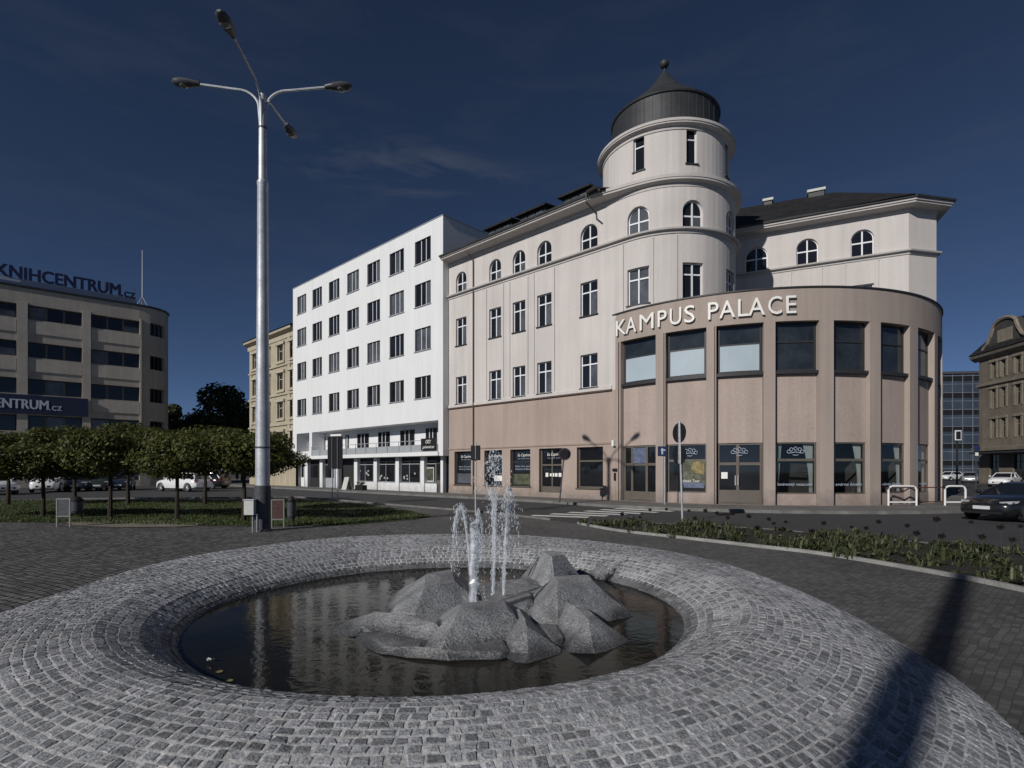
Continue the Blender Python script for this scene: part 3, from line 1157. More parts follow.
corn = [(0, ZC0 + 0.24), (-0.07, ZC0 + 0.26), (-0.09, ZC0 + 0.42), (-0.74, ZC0 + 0.50), (-0.75, ZC0 + 0.58), (-0.83, ZC0 + 0.60), (-0.84, ZC0 + 0.75), (0, ZC0 + 0.80)]
mb = MB()
mb.molding(WING, 0.0, WING.U, corn, 0.2, cornice_scale)
mb.build('cornice', M['trim'], main)

# roof of the left wing, sides and back of the volume
back = 12.0
mb = MB()
E0, E1 = WING(0.0, -0.82, 16.22), WING(ut - 1.0, -0.82, 16.22)
Rg0, Rg1 = WING(-0.4, 5.5, 18.35), WING(ut + 2.5, 5.5, 18.35)
B0, B1 = WING(-0.4, 12.5, 16.22), WING(ut - 1.0, 12.5, 16.22)
mb.poly([E0, E1, Rg1, Rg0])
mb.poly([B1, B0, Rg0, Rg1])
mb.poly([E0, Rg0, B0])
mb.poly([E0 - Vector((0, 0, .06)), E1 - Vector((0, 0, .06)), B1 - Vector((0, 0, .06)), B0 - Vector((0, 0, .06))])
mb.build('roof', M['tile'], main)
mb = MB()
mb.poly([WING(0, 0, 0), WING(0, back, 0), WING(0, back, 16.1), WING(0, 0, 16.1)])
mb.poly([WING(0, back, 0), WING(ut - 2, back, 0), WING(ut - 2, back, 16.1), WING(0, back, 16.1)])
mb.build('rear_wall', M['plaster'], main)
mb = MB()
mb.molding(WING, 0.0, ut - 1.2, [(-0.80, 16.12), (-0.90, 16.10), (-0.92, 16.2), (-0.82, 16.24)], 2)
mb.build('gutter', M['metalroof'], main)
for (a, b) in ((481, 511), (513, 545), (556, 589)):
    u0, u1 = WING.u(a + 3), WING.u(b - 3)
    d = MB()
    zf = 17.2
    d.hexa([WING(u0, 0.35, 16.4), WING(u1, 0.35, 16.4), WING(u1, 3.2, 17.2), WING(u0, 3.2, 17.2),
            WING(u0, 0.35, zf), WING(u1, 0.35, zf), WING(u1, 3.2, zf + 0.4), WING(u0, 3.2, zf + 0.4)])
    dm = d.build('dormer', M['metalroof'], main)
    d = MB()
    d.hexa([WING(u0 - 0.2, 0.05, zf), WING(u1 + 0.2, 0.05, zf), WING(u1 + 0.2, 3.3, zf + 0.42), WING(u0 - 0.2, 3.3, zf + 0.42),
            WING(u0 - 0.2, 0.05, zf + 0.1), WING(u1 + 0.2, 0.05, zf + 0.1), WING(u1 + 0.2, 3.3, zf + 0.52), WING(u0 - 0.2, 3.3, zf + 0.52)])
    d.build('dormer_roof', M['tile'], dm)
    d = MB()
    n = 3
    for q in range(n):
        w0 = u0 + 0.12 + (u1 - u0 - 0.24) * q / n
        w1 = u0 + 0.12 + (u1 - u0 - 0.24) * (q + 1) / n - 0.1
        d.fbox(WING, w0, w1, 0.32, 0.35, 16.55, zf - 0.08)
    d.build('dormer_window', M['pane2'], dm)
# rain pipes and the hopper at the bend of the cornice
mb = MB()
up = WING.u(474)
mb.tube([WING(up, -0.08, 0.1), WING(up, -0.08, 15.4), WING(up, -0.5, 15.8)], 0.04, 8)
mb.build('downpipe', M['dullbrown'], main)
mb = MB()
uh = WING.u(606)
mb.tube([WING(uh - 0.5, -1.0, 16.2), WING(uh + 0.1, -1.05, 16.25)], 0.10, 8)
mb.tube([WING(uh - 0.6, -0.95, 16.2), WING(uh - 0.55, -1.0, 15.7), WING(uh - 0.2, -0.55, 15.1)], 0.045, 8)
mb.build('gutter_spout', M['darkframe'], main)

# tower drum, dome
tc3 = (tower_c.x, tower_c.y, 0)
tws = [(633.4, 644.2), (686.4, 697.2)]
tz = (18.75 - 2.06, 18.75 - 0.42)
du_ = [(DRUM.u(a), DRUM.u(b)) for a, b in tws]
gap = du_[1][0] - du_[0][0]
du_ += [(du_[1][0] + gap, du_[1][1] + gap)]
tzw = (DRUM.z(639, 170.6), DRUM.z(639, 135.6))
mb = MB()
wall_mesh(mb, DRUM, 0, DRUM.U, 15.8, 19.1, [(a, b, tzw[0], tzw[1]) for a, b in du_], 0.2, 0.35)
mb.build('tower_wall', M['plaster'], main)
for a, b in du_:
    window(DRUM, main, a, b, tzw[0], tzw[1], 0.14, M['whiteframe'], M['pane'], (), (0.70,), 0.05, 0.06, False, M['darkframe'], 'tower_window')
mb = MB()
mb.lathe([(3.4, 18.68), (3.44, 18.70), (3.45, 18.84), (3.66, 18.92), (3.66, 18.98), (3.70, 19.0), (3.70, 19.13), (3.6, 19.2), (2.8, 19.3)], tc3, 144)
mb.build('tower_cornice', M['trim'], main)
mb = MB()
mb.lathe([(2.86, 19.2), (2.86, 21.0)], tc3, 72)
mb.lathe([(3.38, 16.22), (3.98, 16.20), (3.98, 16.12)], tc3, 72)
for k in range(40):                    # standing seams of the sheet metal
    a = 2 * math.pi * k / 40
    p = Vector((math.cos(a), math.sin(a), 0))
    mb.tube([Vector(tc3) + p * 2.87 + Vector((0, 0, 19.25)), Vector(tc3) + p * 2.87 + Vector((0, 0, 20.98))], 0.009, 4)
mb.build('dome_drum', M['metalroof'], main)
mb = MB()
mb.lathe([(2.80, 20.98), (2.93, 21.0), (2.96, 21.08), (2.88, 21.15), (2.3, 21.66), (1.7, 22.15), (1.15, 22.68), (0.65, 23.25), (0.28, 23.75), (0.10, 24.0), (0.06, 24.1)], tc3, 64)
dome = mb.build('dome', M['metalroof'], main, True)
mb = MB()
mb.tube([(tc3[0], tc3[1], 23.9), (tc3[0], tc3[1], 24.3)], 0.05, 8)
mb.ball((tc3[0], tc3[1], 24.45), 0.25, 16, 10)
mb.build('finial', M['metalroof'], dome, True)

# right wing
ra1 = [(745.0, 767.5), (796.3, 818.2), (850.8, 874.0)]
ru = [(RWING.u(a), RWING.u(b)) for a, b in ra1]
zr = (RWING.z(862, 256.0), RWING.z(862, 229.5))
zr2t = RWING.z(862, 284.5)
ops = [(a, b, zr[0], zr[1], True) for a, b in ru] + [(a, b, zr2t - 2.0, zr2t) for a, b in ru]
mb = MB()
gr = [(g, g + 0.04, 9.0, ZS - 0.24) for a, b in ru[1:] for g in (a - 0.25, b + 0.21)]
wall_mesh(mb, RWING, 0, RWING.U, 0, 16.0, ops + gr, 0.2, None)
for g in gr:
    mb.fbox(RWING, g[0] - 0.02, g[1] + 0.02, 0.05, 0.09, 9.0, g[3] + 0.02)
wall_mesh(mb, CHAM, 0, CHAM.U, 0, 16.0, [], 0.2, None)
ce = CHAM.end
cb = ce + Vector((0.35, 0.94)) * 11
lb = Vector(RWING(0, 11, 0)[:2])
mb.poly([(ce.x, ce.y, 0), (cb.x, cb.y, 0), (cb.x, cb.y, 16), (ce.x, ce.y, 16)])
mb.poly([(cb.x, cb.y, 0), (lb.x, lb.y, 0), (lb.x, lb.y, 16), (cb.x, cb.y, 16)])
mb.build('side_wing_wall', M['plaster'], main)
for a, b in ru:
    window(RWING, main, a, b, zr[0], zr[1], 0.14, M['whiteframe'], M['pane'], (0.5,), (0.52,), 0.055, 0.075, True)
    window(RWING, main, a, b, zr2t - 2.0, zr2t, 0.14, M['whiteframe'], M['pane2'], (0.5,), (0.7,), 0.055, 0.075, False)
RWC = [RWING(0, 0, 0), RWING(RWING.U, 0, 0)]


def poly_molding(mb, pts, prof):
    """profile swept along a mitred polyline; prof y is outward offset"""
    P = [Vector((p[0], p[1])) for p in pts]
    rows = []
    for i, p in enumerate(P):
        d0 = (P[i] - P[i - 1]).normalized() if i else (P[1] - P[0]).normalized()
        d1 = (P[i + 1] - P[i]).normalized() if i < len(P) - 1 else d0
        n0, n1 = Vector((d0.y, -d0.x)), Vector((d1.y, -d1.x))
        m = (n0 + n1).normalized()
        m = m / max(0.3, m.dot(n0))
        rows.append([mb.vert((p.x + m.x * o, p.y + m.y * o, z)) for o, z in prof])
    for a, b in zip(rows, rows[1:]):
        for k in range(len(prof) - 1):
            mb.face([a[k], b[k], b[k + 1], a[k + 1]])
    mb.face(rows[0][::-1])
    mb.face(rows[-1])


line = [tuple(RWING(3.5, 0, 0)[:2]), tuple(rw_corner), tuple(ce), tuple(cb)]
mb = MB()
poly_molding(mb, line, [(-y * 0.80, z) for y, z in corn])
mb.build('side_wing_cornice', M['trim'], main)
mb = MB()
poly_molding(mb, line, [(0, ZS - 0.16), (0.05, ZS - 0.14), (0.06, ZS - 0.02), (0.21, ZS + 0.01), (0.23, ZS + 0.09), (0, ZS + 0.16)])
mb.build('string_course', M['trim'], main)
# hipped roof of the right wing
mb = MB()
ez = 16.27
e = [RWING(3.2, -0.70, ez), RWING(RWING.U, -0.70, ez) + Vector((0.03, -0.2, 0)), Vector((ce.x + 0.46, ce.y - 0.50, ez)), Vector((cb.x + 0.6, cb.y, ez)), Vector((lb.x, lb.y + 0.5, ez))]
rg0 = RWING(3.2, 5.2, 20.0)
rg1 = RWING(RWING.u(834, 5.2), 5.2, 19.8)
mb.poly([e[0], e[1], rg1, rg0])
mb.poly([e[1], e[2], rg1])
mb.poly([e[2], e[3], rg1])
mb.poly([e[3], e[4], rg0, rg1])
mb.poly([e[4], e[0], rg0])
mb.build('side_wing_roof', M['tile'], main)
mb = MB()
poly_molding(mb, line[:4], [(0.64, 16.19), (0.76, 16.17), (0.78, 16.27), (0.68, 16.31)])
mb.build('gutter', M['metalroof'], main)
for px, w_, h_ in ((816, 0.9, 0.22), (768, 0.5, 0.22)):
    k = MB()
    uc = RWING.u(px, 5.2)
    zb = 19.75
    k.fbox(RWING, uc - w_ / 2, uc + w_ / 2, 4.9, 5.5, zb - 0.3, zb + h_)
    ch = k.build('chimney', M['darkframe'], main)
    k = MB()
    k.fbox(RWING, uc - w_ / 2 - 0.08, uc + w_ / 2 + 0.08, 4.82, 5.58, zb + h_, zb + h_ + 0.16)
    k.build('chimney_cap', M['boxgrey'], ch)

# ---- curved shop front (podium)
bays = [(620.5, 655.7), (665.4, 706.4), (716.2, 763.7), (775.4, 819.5), (833.8, 870.0), (880.8, 910.0), (918.0, 934.5)]
bu = [(POD.u(a), POD.u(b)) for a, b in bays]
pitch = bu[3][0] - bu[2][0]
bu[6] = (bu[6][0], bu[6][0] + (bu[5][1] - bu[5][0]))
bu.append((bu[6][0] + pitch * 0.98, bu[6][1] + pitch * 0.98))
ZT, ZH, ZSI, ZL, ZB = 9.78, 8.33, 6.14, 2.94, 0.62
mb = MB()
wall_mesh(mb, POD, 0, POD.U, 0, ZT, [(a, b, 0.125, ZH) for a, b in bu], 0.34, 0.4)
mb.build('rotunda_wall', M['podium'], main)
mb = MB()
pts = [POD(POD.U * i / 60, 0.02, 0) for i in range(61)] + [Vector((20, 40, 0)), Vector((8, 36, 0))]
mb.poly([(p.x, p.y, ZT - 0.12) for p in pts])
mb.build('rotunda_roof', M['metalroof'], main)
mb = MB()
mb.fbox(POD, 0, POD.U, -0.05, 0.3, ZT + 0.002, ZT + 0.07, 0.4)
mb.build('coping', M['darkframe'], main)
for i, (a, b) in enumerate(bu):
    mb = MB()
    mb.fbox(POD, a + 0.01, b - 0.01, 0.24, 0.5, ZL, ZSI - 0.08, 0.4)
    mb.build('infill_panel', M['panel'], main)
    # upper window
    w = window(POD, main, a + 0.04, b - 0.04, ZSI, ZH, 0.26, M['darkframe'], M['pane_mid'], (), (0.60,), 0.09, 0.07, name='upper_window')
    s = MB()
    s.fbox(POD, a, b, 0.06, 0.3, ZSI - 0.14, ZSI, 0.4)
    s.build('sill', M['darkframe'], w)
    if i < 3:
        s = MB()
        s.fbox(POD, a + 0.14, b - 0.14, 0.268, 0.285, ZSI + 0.1, ZSI + 0.58 * (ZH - ZSI), 0.4)
        s.build('blind', M['blind'], w)
    uc = (a + b) / 2
    wl = b - a
    if i in (0, 2):                       # entrance doors
        d = MB()
        y = 0.26
        vb = (0.26, 0.70) if i == 0 else (0.46,)
        w = window(POD, main, a + 0.03, b - 0.03, 0.13, ZL, y, M['brownframe'], M['pane'], vb, (0.66,), 0.09, 0.13, name='entrance_door')
        d.fbox(POD, a + 0.12, b - 0.12, y - 0.008, y + 0.03, 0.2, 0.78 if i == 2 else 0.62, 0.4)
        d.build('kick_panel', M['brownframe'], w)
        if i == 2:
            d = MB()
            for sx in (-0.10, 0.02):
                d.tube([POD(a + 0.46 * wl + sx, y - 0.06, 1.0), POD(a + 0.46 * wl + sx, y - 0.06, 1.45)], 0.022, 6)
            d.build('handle', M['steel'], w)
            d = MB()
            d.fbox(POD, a + 0.1 * wl, a + 0.24 * wl, y + 0.005, y + 0.02, 1.3, 1.6)
            d.build('notice', M['letter'], w)
        else:
            d = MB()
            d.fbox(POD, a + 0.29 * wl, a + 0.68 * wl, y + 0.0, y + 0.02, 2.05, 2.82)
            d.build('poster', M['poster_blue'], w)
    else:
        mb = MB()
        mb.fbox(POD, a + 0.01, b - 0.01, 0.24, 0.5, 0.12, ZB, 0.4)
        mb.build('infill_panel', M['panel'], main)
        shopw = i == 1
        w = window(POD, main, a + 0.03, b - 0.03, ZB, ZL, 0.26, M['brownframe'], M['pane'] if shopw else M['glass'], (), (0.66,), 0.06, 0.11, name='shop_window')
        if shopw:
            s = MB()
            s.fbox(POD, a + 0.40 * wl, b - 0.1, 0.262, 0.275, 0.98, 2.15, 0.4)
            s.build('poster', M['poster_green'], w)
            s = MB()
            s.fpoly(POD, [(a + 0.6 * wl, 1.75), (a + 0.72 * wl, 1.55), (b - 0.14, 1.5), (b - 0.14, 1.95), (a + 0.78 * wl, 2.12), (a + 0.66 * wl, 2.08)], 0.250, 0.26)
            s.build('poster', M['poster_yellow'], w)
            s = MB()
            s.fbox(POD, a + 0.42 * wl, b - 0.14, 0.252, 0.26, 0.85, 1.1, 0.4)
            s.build('poster', M['poster_blue'], w)
            text_mesh('lettering', 'classic Tour', 0.14, POD, a + 0.40 * wl, 1.12, 0.25, M['letter'], w, wl * 0.42, 0.006, 0.02)
        else:
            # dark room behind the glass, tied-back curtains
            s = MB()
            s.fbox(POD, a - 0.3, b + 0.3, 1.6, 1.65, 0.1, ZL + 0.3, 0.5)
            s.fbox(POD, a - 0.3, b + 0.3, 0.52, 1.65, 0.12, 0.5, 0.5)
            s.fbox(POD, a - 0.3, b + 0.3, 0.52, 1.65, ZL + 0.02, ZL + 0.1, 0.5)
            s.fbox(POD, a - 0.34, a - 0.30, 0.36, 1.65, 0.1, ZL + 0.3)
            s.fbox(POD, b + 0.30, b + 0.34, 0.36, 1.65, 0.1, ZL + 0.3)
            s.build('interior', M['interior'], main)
            for side in (0, 1):
                s = MB()
                NZ, NU = 10, 14
                rows = []
                for jz in range(NZ + 1):
                    z = ZL - 0.05 - (ZL - ZB - 0.12) * jz / NZ
                    t = jz / NZ
                    wd_ = 0.42 - 0.26 * math.sin(min(1, t / 0.85) * math.pi / 2) if side else 0.24 - 0.14 * t
                    if wl < 1.6:
                        wd_ *= 0.7
                    rr = []
                    for ku in range(NU + 1):
                        f = ku / NU * wd_ * 1.15
                        uu = a + 0.09 + f if side == 0 else b - 0.09 - f
                        rr.append(s.vert(POD(uu, 0.40 + 0.03 * math.sin(ku * 2.1) + 0.02, z)))
                    rows.append(rr)
                for jz in range(NZ):
                    for ku in range(NU):
                        s.face([rows[jz][ku], rows[jz][ku + 1], rows[jz + 1][ku + 1], rows[jz + 1][ku]])
                s.build('curtain', M['curtain'], w, True)
            text_mesh('lettering', 'kavárenský restaurant' if i == 3 else 'kavárna bistro', 0.13, POD, a + 0.08 * wl, 1.0, 0.285, M['paleletter'], w, wl * 0.82, 0.005, 0.012, 0.3)
    if i in (1, 2, 3):                   # scrolled emblem in the fanlight
        s = MB()
        zc = 2.56
        ue = uc if i != 1 else a + 0.58 * wl
        for q in range(5):
            t = math.pi * (0.08 + 0.21 * q)
            c = (ue - 0.30 * math.cos(t), zc - 0.08 + 0.18 * math.sin(t))
            ring = [POD(c[0] + 0.075 * math.cos(g * 0.7), 0.25, c[1] + 0.075 * math.sin(g * 0.7)) for g in range(9)]
            s.tube(ring, 0.014, 5)
        s.tube([POD(ue - 0.22, 0.25, zc - 0.1), POD(ue, 0.25, zc - 0.05), POD(ue + 0.22, 0.25, zc - 0.1)], 0.016, 5)
        s.tube([POD(ue - 0.12, 0.25, zc - 0.18), POD(ue, 0.25, zc - 0.2), POD(ue + 0.12, 0.25, zc - 0.18)], 0.014, 5)
        s.build('emblem', M['paleletter'], w)

# raised name over the curved front, letter by letter
L = [('K', 617.6, 627.4), ('A', 627.4, 637.6), ('M', 641.0, 654.6), ('P', 658.8, 667.6), ('U', 670.8, 682.0), ('S', 685.0, 695.2),
     ('P', 708.4, 718.8), ('A', 719.5, 735.0), ('L', 738.0, 748.2), ('A', 748.2, 764.4), ('C', 767.6, 781.0), ('E', 785.4, 795.2)]
sg = empty('name_lettering', (POD.u and POD(POD.u(700), 0, 8.6)), None, None)
sg.parent = main
sg.location = sg.location - main.location
del_first = True
letters = []
for ch, a, b in L:
    ua, ub = POD.u(a), POD.u(b)
    letters.append(text_mesh('letter', ch, 0.80, POD, ua, 8.64, -0.07, M['letter'], main, ub - ua, 0.06, 0.008))
bpy.data.objects.remove(sg)

# small fixtures on the wall
mb = MB()
uw = POD.u(615.2)
mb.fbox(POD, uw - 0.07, uw + 0.07, -0.2, 0, 2.95, 3.25)
mb.build('wall_lamp', M['letter'], main)
mb = MB()
mb.fbox(POD, uw - 0.16, uw + 0.16, -0.05, 0, 1.62, 1.78)
mb.fbox(POD, uw - 0.06, uw + 0.06, -0.05, 0, 1.15, 1.55)
mb.build('intercom', M['signback'], main)
mb = MB()
uq = POD.u(664.0)
for px in (619, 664.2, 714.8):
    uq = POD.u(px)
    mb.fbox(POD, uq - 0.03, uq + 0.01, -0.03, 0, 0.1, ZH)
mb.build('downpipe', M['brownrail'], main)
mast = MB()
pm_ = atY(724.4, 30.2)
mast.tube([(pm_.x, pm_.y, 9.66), (pm_.x, pm_.y, 13.2)], [0.05, 0.035], 8)
mast.box((pm_.x, pm_.y, 9.70), (0.3, 0.3, 0.08))
tag(mast.build('roof_pole', M['letter'], base=(pm_.x, pm_.y, 9.66)), 'thin white pole standing on the curved front roof beside the round tower', 'pole')


# ------------------------------------------------------------------ white apartment block
wb = empty('apartment_block', tuple(WHITE(WHITE.U / 2, 5, 0)), 'bright white flat-roofed block with rows of three-part windows and long balcony', 'building')
zt_w = WHITE.z(438, 217.6)
wc = [(297.3, 306.2), (312.5, 321.9), (328.9, 339.4), (347.2, 358.9), (367.3, 380.0), (389.6, 403.9), (414.9, 430.8)]
wcu = [(WHITE.u(a), WHITE.u(b)) for a, b in wc]
rows_w = [(WHITE.z(423, b), WHITE.z(423, a)) for a, b in ((238.8, 262.3), (282.4, 305.4), (327.6, 350.2), (376.2, 398.0))]
z_slab, z_rec = 2.68, 5.14
ub0, ub1 = WHITE.u(312), WHITE.u(438.3)
us0, us1 = WHITE.u(296.7), WHITE.u(309.3)
ops = [(a, b, z0, z1) for (a, b) in wcu for (z0, z1) in rows_w]
mb = MB()
wall_mesh(mb, WHITE, 0, WHITE.U, z_slab, zt_w, ops + [(ub0, ub1, z_slab + 0.3, z_rec), (us0, us1, z_slab + 0.75, z_rec)], 0.16)
D = 12.0
for uu in (0, WHITE.U):
    mb.poly([WHITE(uu, 0, z_slab), WHITE(uu, D, z_slab), WHITE(uu, D, zt_w), WHITE(uu, 0, zt_w)])
    mb.poly([WHITE(uu, 0.75, 0), WHITE(uu, D, 0), WHITE(uu, D, z_slab), WHITE(uu, 0.75, z_slab)])
mb.poly([WHITE(0, D, 0), WHITE(WHITE.U, D, 0), WHITE(WHITE.U, D, zt_w), WHITE(0, D, zt_w)])
mb.poly([WHITE(0, 0, z_slab), WHITE(WHITE.U, 0, z_slab), WHITE(WHITE.U, 1.4, z_slab), WHITE(0, 1.4, z_slab)])
for (a, b, z0) in ((ub0, ub1, z_slab + 0.3), (us0, us1, z_slab + 0.75)):   # balcony niche
    mb.poly([WHITE(a, 0.16, z0), WHITE(b, 0.16, z0), WHITE(b, 1.3, z0), WHITE(a, 1.3, z0)])
    mb.poly([WHITE(a, 0.16, z_rec), WHITE(b, 0.16, z_rec), WHITE(b, 1.3, z_rec), WHITE(a, 1.3, z_rec)])
    mb.poly([WHITE(a, 1.3, z0), WHITE(b, 1.3, z0), WHITE(b, 1.3, z_rec), WHITE(a, 1.3, z_rec)])
    for uu in (a, b):
        mb.poly([WHITE(uu, 0.16, z0), WHITE(uu, 1.3, z0), WHITE(uu, 1.3, z_rec), WHITE(uu, 0.16, z_rec)])
mb.build('wall', M['white'], wb)
mb = MB()
mb.poly([WHITE(0, 0.3, zt_w - 0.2), WHITE(WHITE.U, 0.3, zt_w - 0.2), WHITE(WHITE.U, D, zt_w - 0.2), WHITE(0, D, zt_w - 0.2)])
mb.build('roof', M['metalroof'], wb)
mb = MB()
poly_molding(mb, [tuple(WHITE(0, D, 0)[:2]), tuple(WHITE(0, 0, 0)[:2]), tuple(WHITE(WHITE.U, 0, 0)[:2]), tuple(WHITE(WHITE.U, D, 0)[:2])],
             [(-0.3, zt_w + 0.002), (0.04, zt_w + 0.002), (0.04, zt_w + 0.05), (-0.3, zt_w + 0.06)])
mb.build('coping', M['greyframe'], wb)
for j, (z0, z1) in enumerate(rows_w):
    for (a, b) in wcu:
        window(WHITE, wb, a, b, z0, z1, 0.1, M['whiteframe'], M['pane'] if rnd.random() < 0.75 else M['pane2'], (0.36, 0.66), (), 0.055, 0.06, False, M['greyframe'], outer=M['darkframe'], curtain=(0.36, 0.66, 0.97) if rnd.random() < 0.5 else ((0.66, 0.97, 0.97) if rnd.random() < 0.4 else None))  # paler sashes carry the reflection in their colour
for a, b in ((316.5, 325.5), (345.9, 349), (357.8, 368.9), (378.7, 390.0), (400.8, 414.6), (426.3, 437.2)):
    ua, u_b = WHITE.u(a, 1.3), WHITE.u(b, 1.3)
    window(WHITE, wb, ua, u_b, 3.45, 4.78, 1.24, M['whiteframe'], M['pane'], (0.36, 0.66), (), 0.05, 0.06, False, outer=M['darkframe'], name='balcony_window')
window(WHITE, wb, us0 + 0.3, us1 - 0.2, 3.5, 4.78, 1.24, M['whiteframe'], M['pane'], (0.5,), (), 0.05, 0.06, outer=M['darkframe'], name='balcony_window')
mb = MB()
mb.fbox(WHITE, ub0 - 0.1, ub1 + 0.1, -0.12, 0.0, z_slab + 0.02, z_slab + 0.30)
mb.build('balcony_slab', M['white'], wb)
mb = MB()
mb.fbox(WHITE, ub0, ub1, -0.03, 0.0, z_slab + 0.32, z_slab + 0.82)
for k in range(13):
    uu = ub0 + 0.05 + (ub1 - ub0 - 0.1) * k / 12
    mb.tube([WHITE(uu, -0.06, z_slab + 0.1), WHITE(uu, -0.06, z_slab + 1.12)], 0.025, 6)
mb.tube([WHITE(ub0, -0.06, z_slab + 1.12), WHITE(ub1, -0.06, z_slab + 1.12)], 0.025, 6)
mb.build('balcony_railing', M['greyframe'], wb)
# sign hung on the balcony
ua, u_b = WHITE.u(422.6), WHITE.u(437.6)
mb = MB()
mb.fbox(WHITE, ua, u_b, -0.15, -0.09, 3.08, 3.92)
sgn = mb.build('shop_sign', M['black'], wb)
text_mesh('lettering', 'pivnice', 0.2, WHITE, ua + 0.18, 3.22, -0.152, M['letter'], sgn, (u_b - ua) * 0.78, 0.01, 0.03, 0.3)
mb = MB()
for q in range(3):
    c = WHITE((ua + u_b) / 2 + (q - 1) * 0.17, -0.16, 3.68)
    mb.tube([c + Vector((0.11 * math.cos(t * .8) * wd.x, 0.11 * math.cos(t * .8) * wd.y, 0.11 * math.sin(t * .8))) for t in range(8)], 0.02, 5)
mb.build('emblem', M['letter'], sgn)
# recessed ground floor
yb = 0.95
pil = [(293.5, 296), (304.6, 307.5), (319.6, 322.4), (335.8, 338.6), (354.0, 357.2), (373.6, 376.8), (395.4, 398.8), (420.4, 424.0), (440.5, 443)]
for a, b in pil:
    mb = MB()
    mb.fbox(WHITE, WHITE.u(a, 0.5), WHITE.u(b, 0.5), 0.5, 0.8, 0.1, z_slab)
    mb.build('pillar', M['white'], wb)
mb = MB()
mb.fbox(WHITE, WHITE.u(354, .5), WHITE.u(435.5, .5), 0.6, 1.0, 0.1, 0.72)
mb.build('base_wall', M['white'], wb)
mb = MB()
mb.fbox(WHITE, 0, WHITE.U, yb, yb + 0.05, 0.1, z_slab)
mb.build('shopfront_wall', M['darkframe'], wb)
for a, b in ((357.4, 373.4), (377, 395.2), (399.2, 420.2), (424.4, 436)):
    w = window(WHITE, wb, WHITE.u(a, .8), WHITE.u(b, .8), 0.74, z_slab - 0.3, 0.8, M['greyframe'], M['pane'], (0.5,) if b != 436 else (), (0.86,), 0.05, 0.05, name='shop_window')
    k = MB()
    ua, u_b = WHITE.u(a, .8), WHITE.u(b, .8)
    if b == 436:
        k.fbox(WHITE, ua + 0.15, u_b - 0.2, 0.78, 0.79, 0.85, 1.9)
        k.build('poster', M['boxgrey'], w)
        k = MB()
        k.fbox(WHITE, ua + 0.24, u_b - 0.29, 0.765, 0.775, 0.94, 1.81)
        k.build('poster_print', M['poster_green'], w)
    else:
        for q in range(5):
            x = ua + (u_b - ua) * (0.15 + 0.7 * rnd.random())
            k.ball(WHITE(x, 0.79, 1.0 + 0.7 * rnd.random()), 0.06, 6, 4, (1, 0.3, 1.4))
        k.build('window_decor', M['boxgrey'], w)
for a, b, m in ((436.4, 440.4, 'brownframe'), (440.6, 443.0, 'brownframe'), (308, 319, 'darkframe'), (323, 335, 'greyframe'), (297, 304, 'whiteframe')):
    mb = MB()
    mb.fbox(WHITE, WHITE.u(a, .8), WHITE.u(b, .8), 0.82, 0.9, 0.12, 2.3)
    d = mb.build('shop_door', M[m], wb)
    mb = MB()
    ua, u_b = WHITE.u(a, .8), WHITE.u(b, .8)
    mb.fbox(WHITE, ua + 0.12 * (u_b - ua), u_b - 0.12 * (u_b - ua), 0.80, 0.815, 1.0, 2.15)
    mb.build('pane', M['pane'], d)

# ------------------------------------------------------------------ tan old building at the end of the street
tb = empty('tenement', tuple(TAN(TAN.U / 2, 5, 0)), 'old tan stucco house with dark roof just left of the white block', 'building')
ze = TAN.z(293, 327)
tcs = [(TAN.u(a), TAN.u(b)) for a, b in ((253.2, 257.4), (264.8, 269.6), (278.0, 283.8), (289.9, 293.4))]
rws = [(TAN.z(281, b), TAN.z(281, a)) for a, b in ((346, 360.5), (374, 389.5), (403, 418), (433, 448))]
mb = MB()
wall_mesh(mb, TAN, 0, TAN.U, 0, ze, [(a, b, z0, z1) for a, b in tcs for z0, z1 in rws], 0.22)
mb.poly([TAN(0, 0, 0), TAN(0, 11, 0), TAN(0, 11, ze), TAN(0, 0, ze)])
mb.poly([TAN(0, 11, 0), TAN(TAN.U, 11, 0), TAN(TAN.U, 11, ze), TAN(0, 11, ze)])
mb.build('wall', M['tan'], tb)
for a, b in tcs:
    for z0, z1 in rws:
        w = window(TAN, tb, a, b, z0, z1, 0.15, M['tan_trim'], M['pane'], (0.5,), (0.68,), 0.07, 0.07)
        k = MB()
        k.fbox(TAN, a - 0.22, a, -0.09, 0, z0 - 0.1, z1 + 0.1)
        k.fbox(TAN, b, b + 0.22, -0.09, 0, z0 - 0.1, z1 + 0.1)
        k.fbox(TAN, a - 0.32, b + 0.32, -0.2, 0, z1 + 0.1, z1 + 0.34)
        k.fbox(TAN, a - 0.3, b + 0.3, -0.14, 0, z0 - 0.3, z0 - 0.1)
        k.build('surround', M['tan_trim'], w)
mb = MB()
mb.molding(TAN, -0.3, TAN.U, [(0, ze - 0.9), (-0.08, ze - 0.86), (-0.1, ze - 0.4), (-0.55, ze - 0.2), (-0.6, ze), (0, ze + 0.05)], 4)
for z0, z1 in rws[1:]:
    mb.molding(TAN, 0, TAN.U, [(0, z1 + 0.72), (-0.14, z1 + 0.75), (-0.16, z1 + 0.9), (0, z1 + 0.98)], 4)
for a in (0.3, 4.0, TAN.U - 1.6):
    mb.fbox(TAN, a, a + 0.5, -0.1, 0, 4.5, ze - 0.9)
mb.build('cornice', M['tan_trim'], tb)
mb = MB()
mb.poly([TAN(-0.4, -0.7, ze + 0.06), TAN(TAN.U, -0.7, ze + 0.06), TAN(TAN.U, 4, ze + 2.4), TAN(0.6, 4, ze + 2.4)])
mb.poly([TAN(-0.4, -0.7, ze + 0.06), TAN(0.6, 4, ze + 2.4), TAN(-0.4, 11, ze + 0.06)])
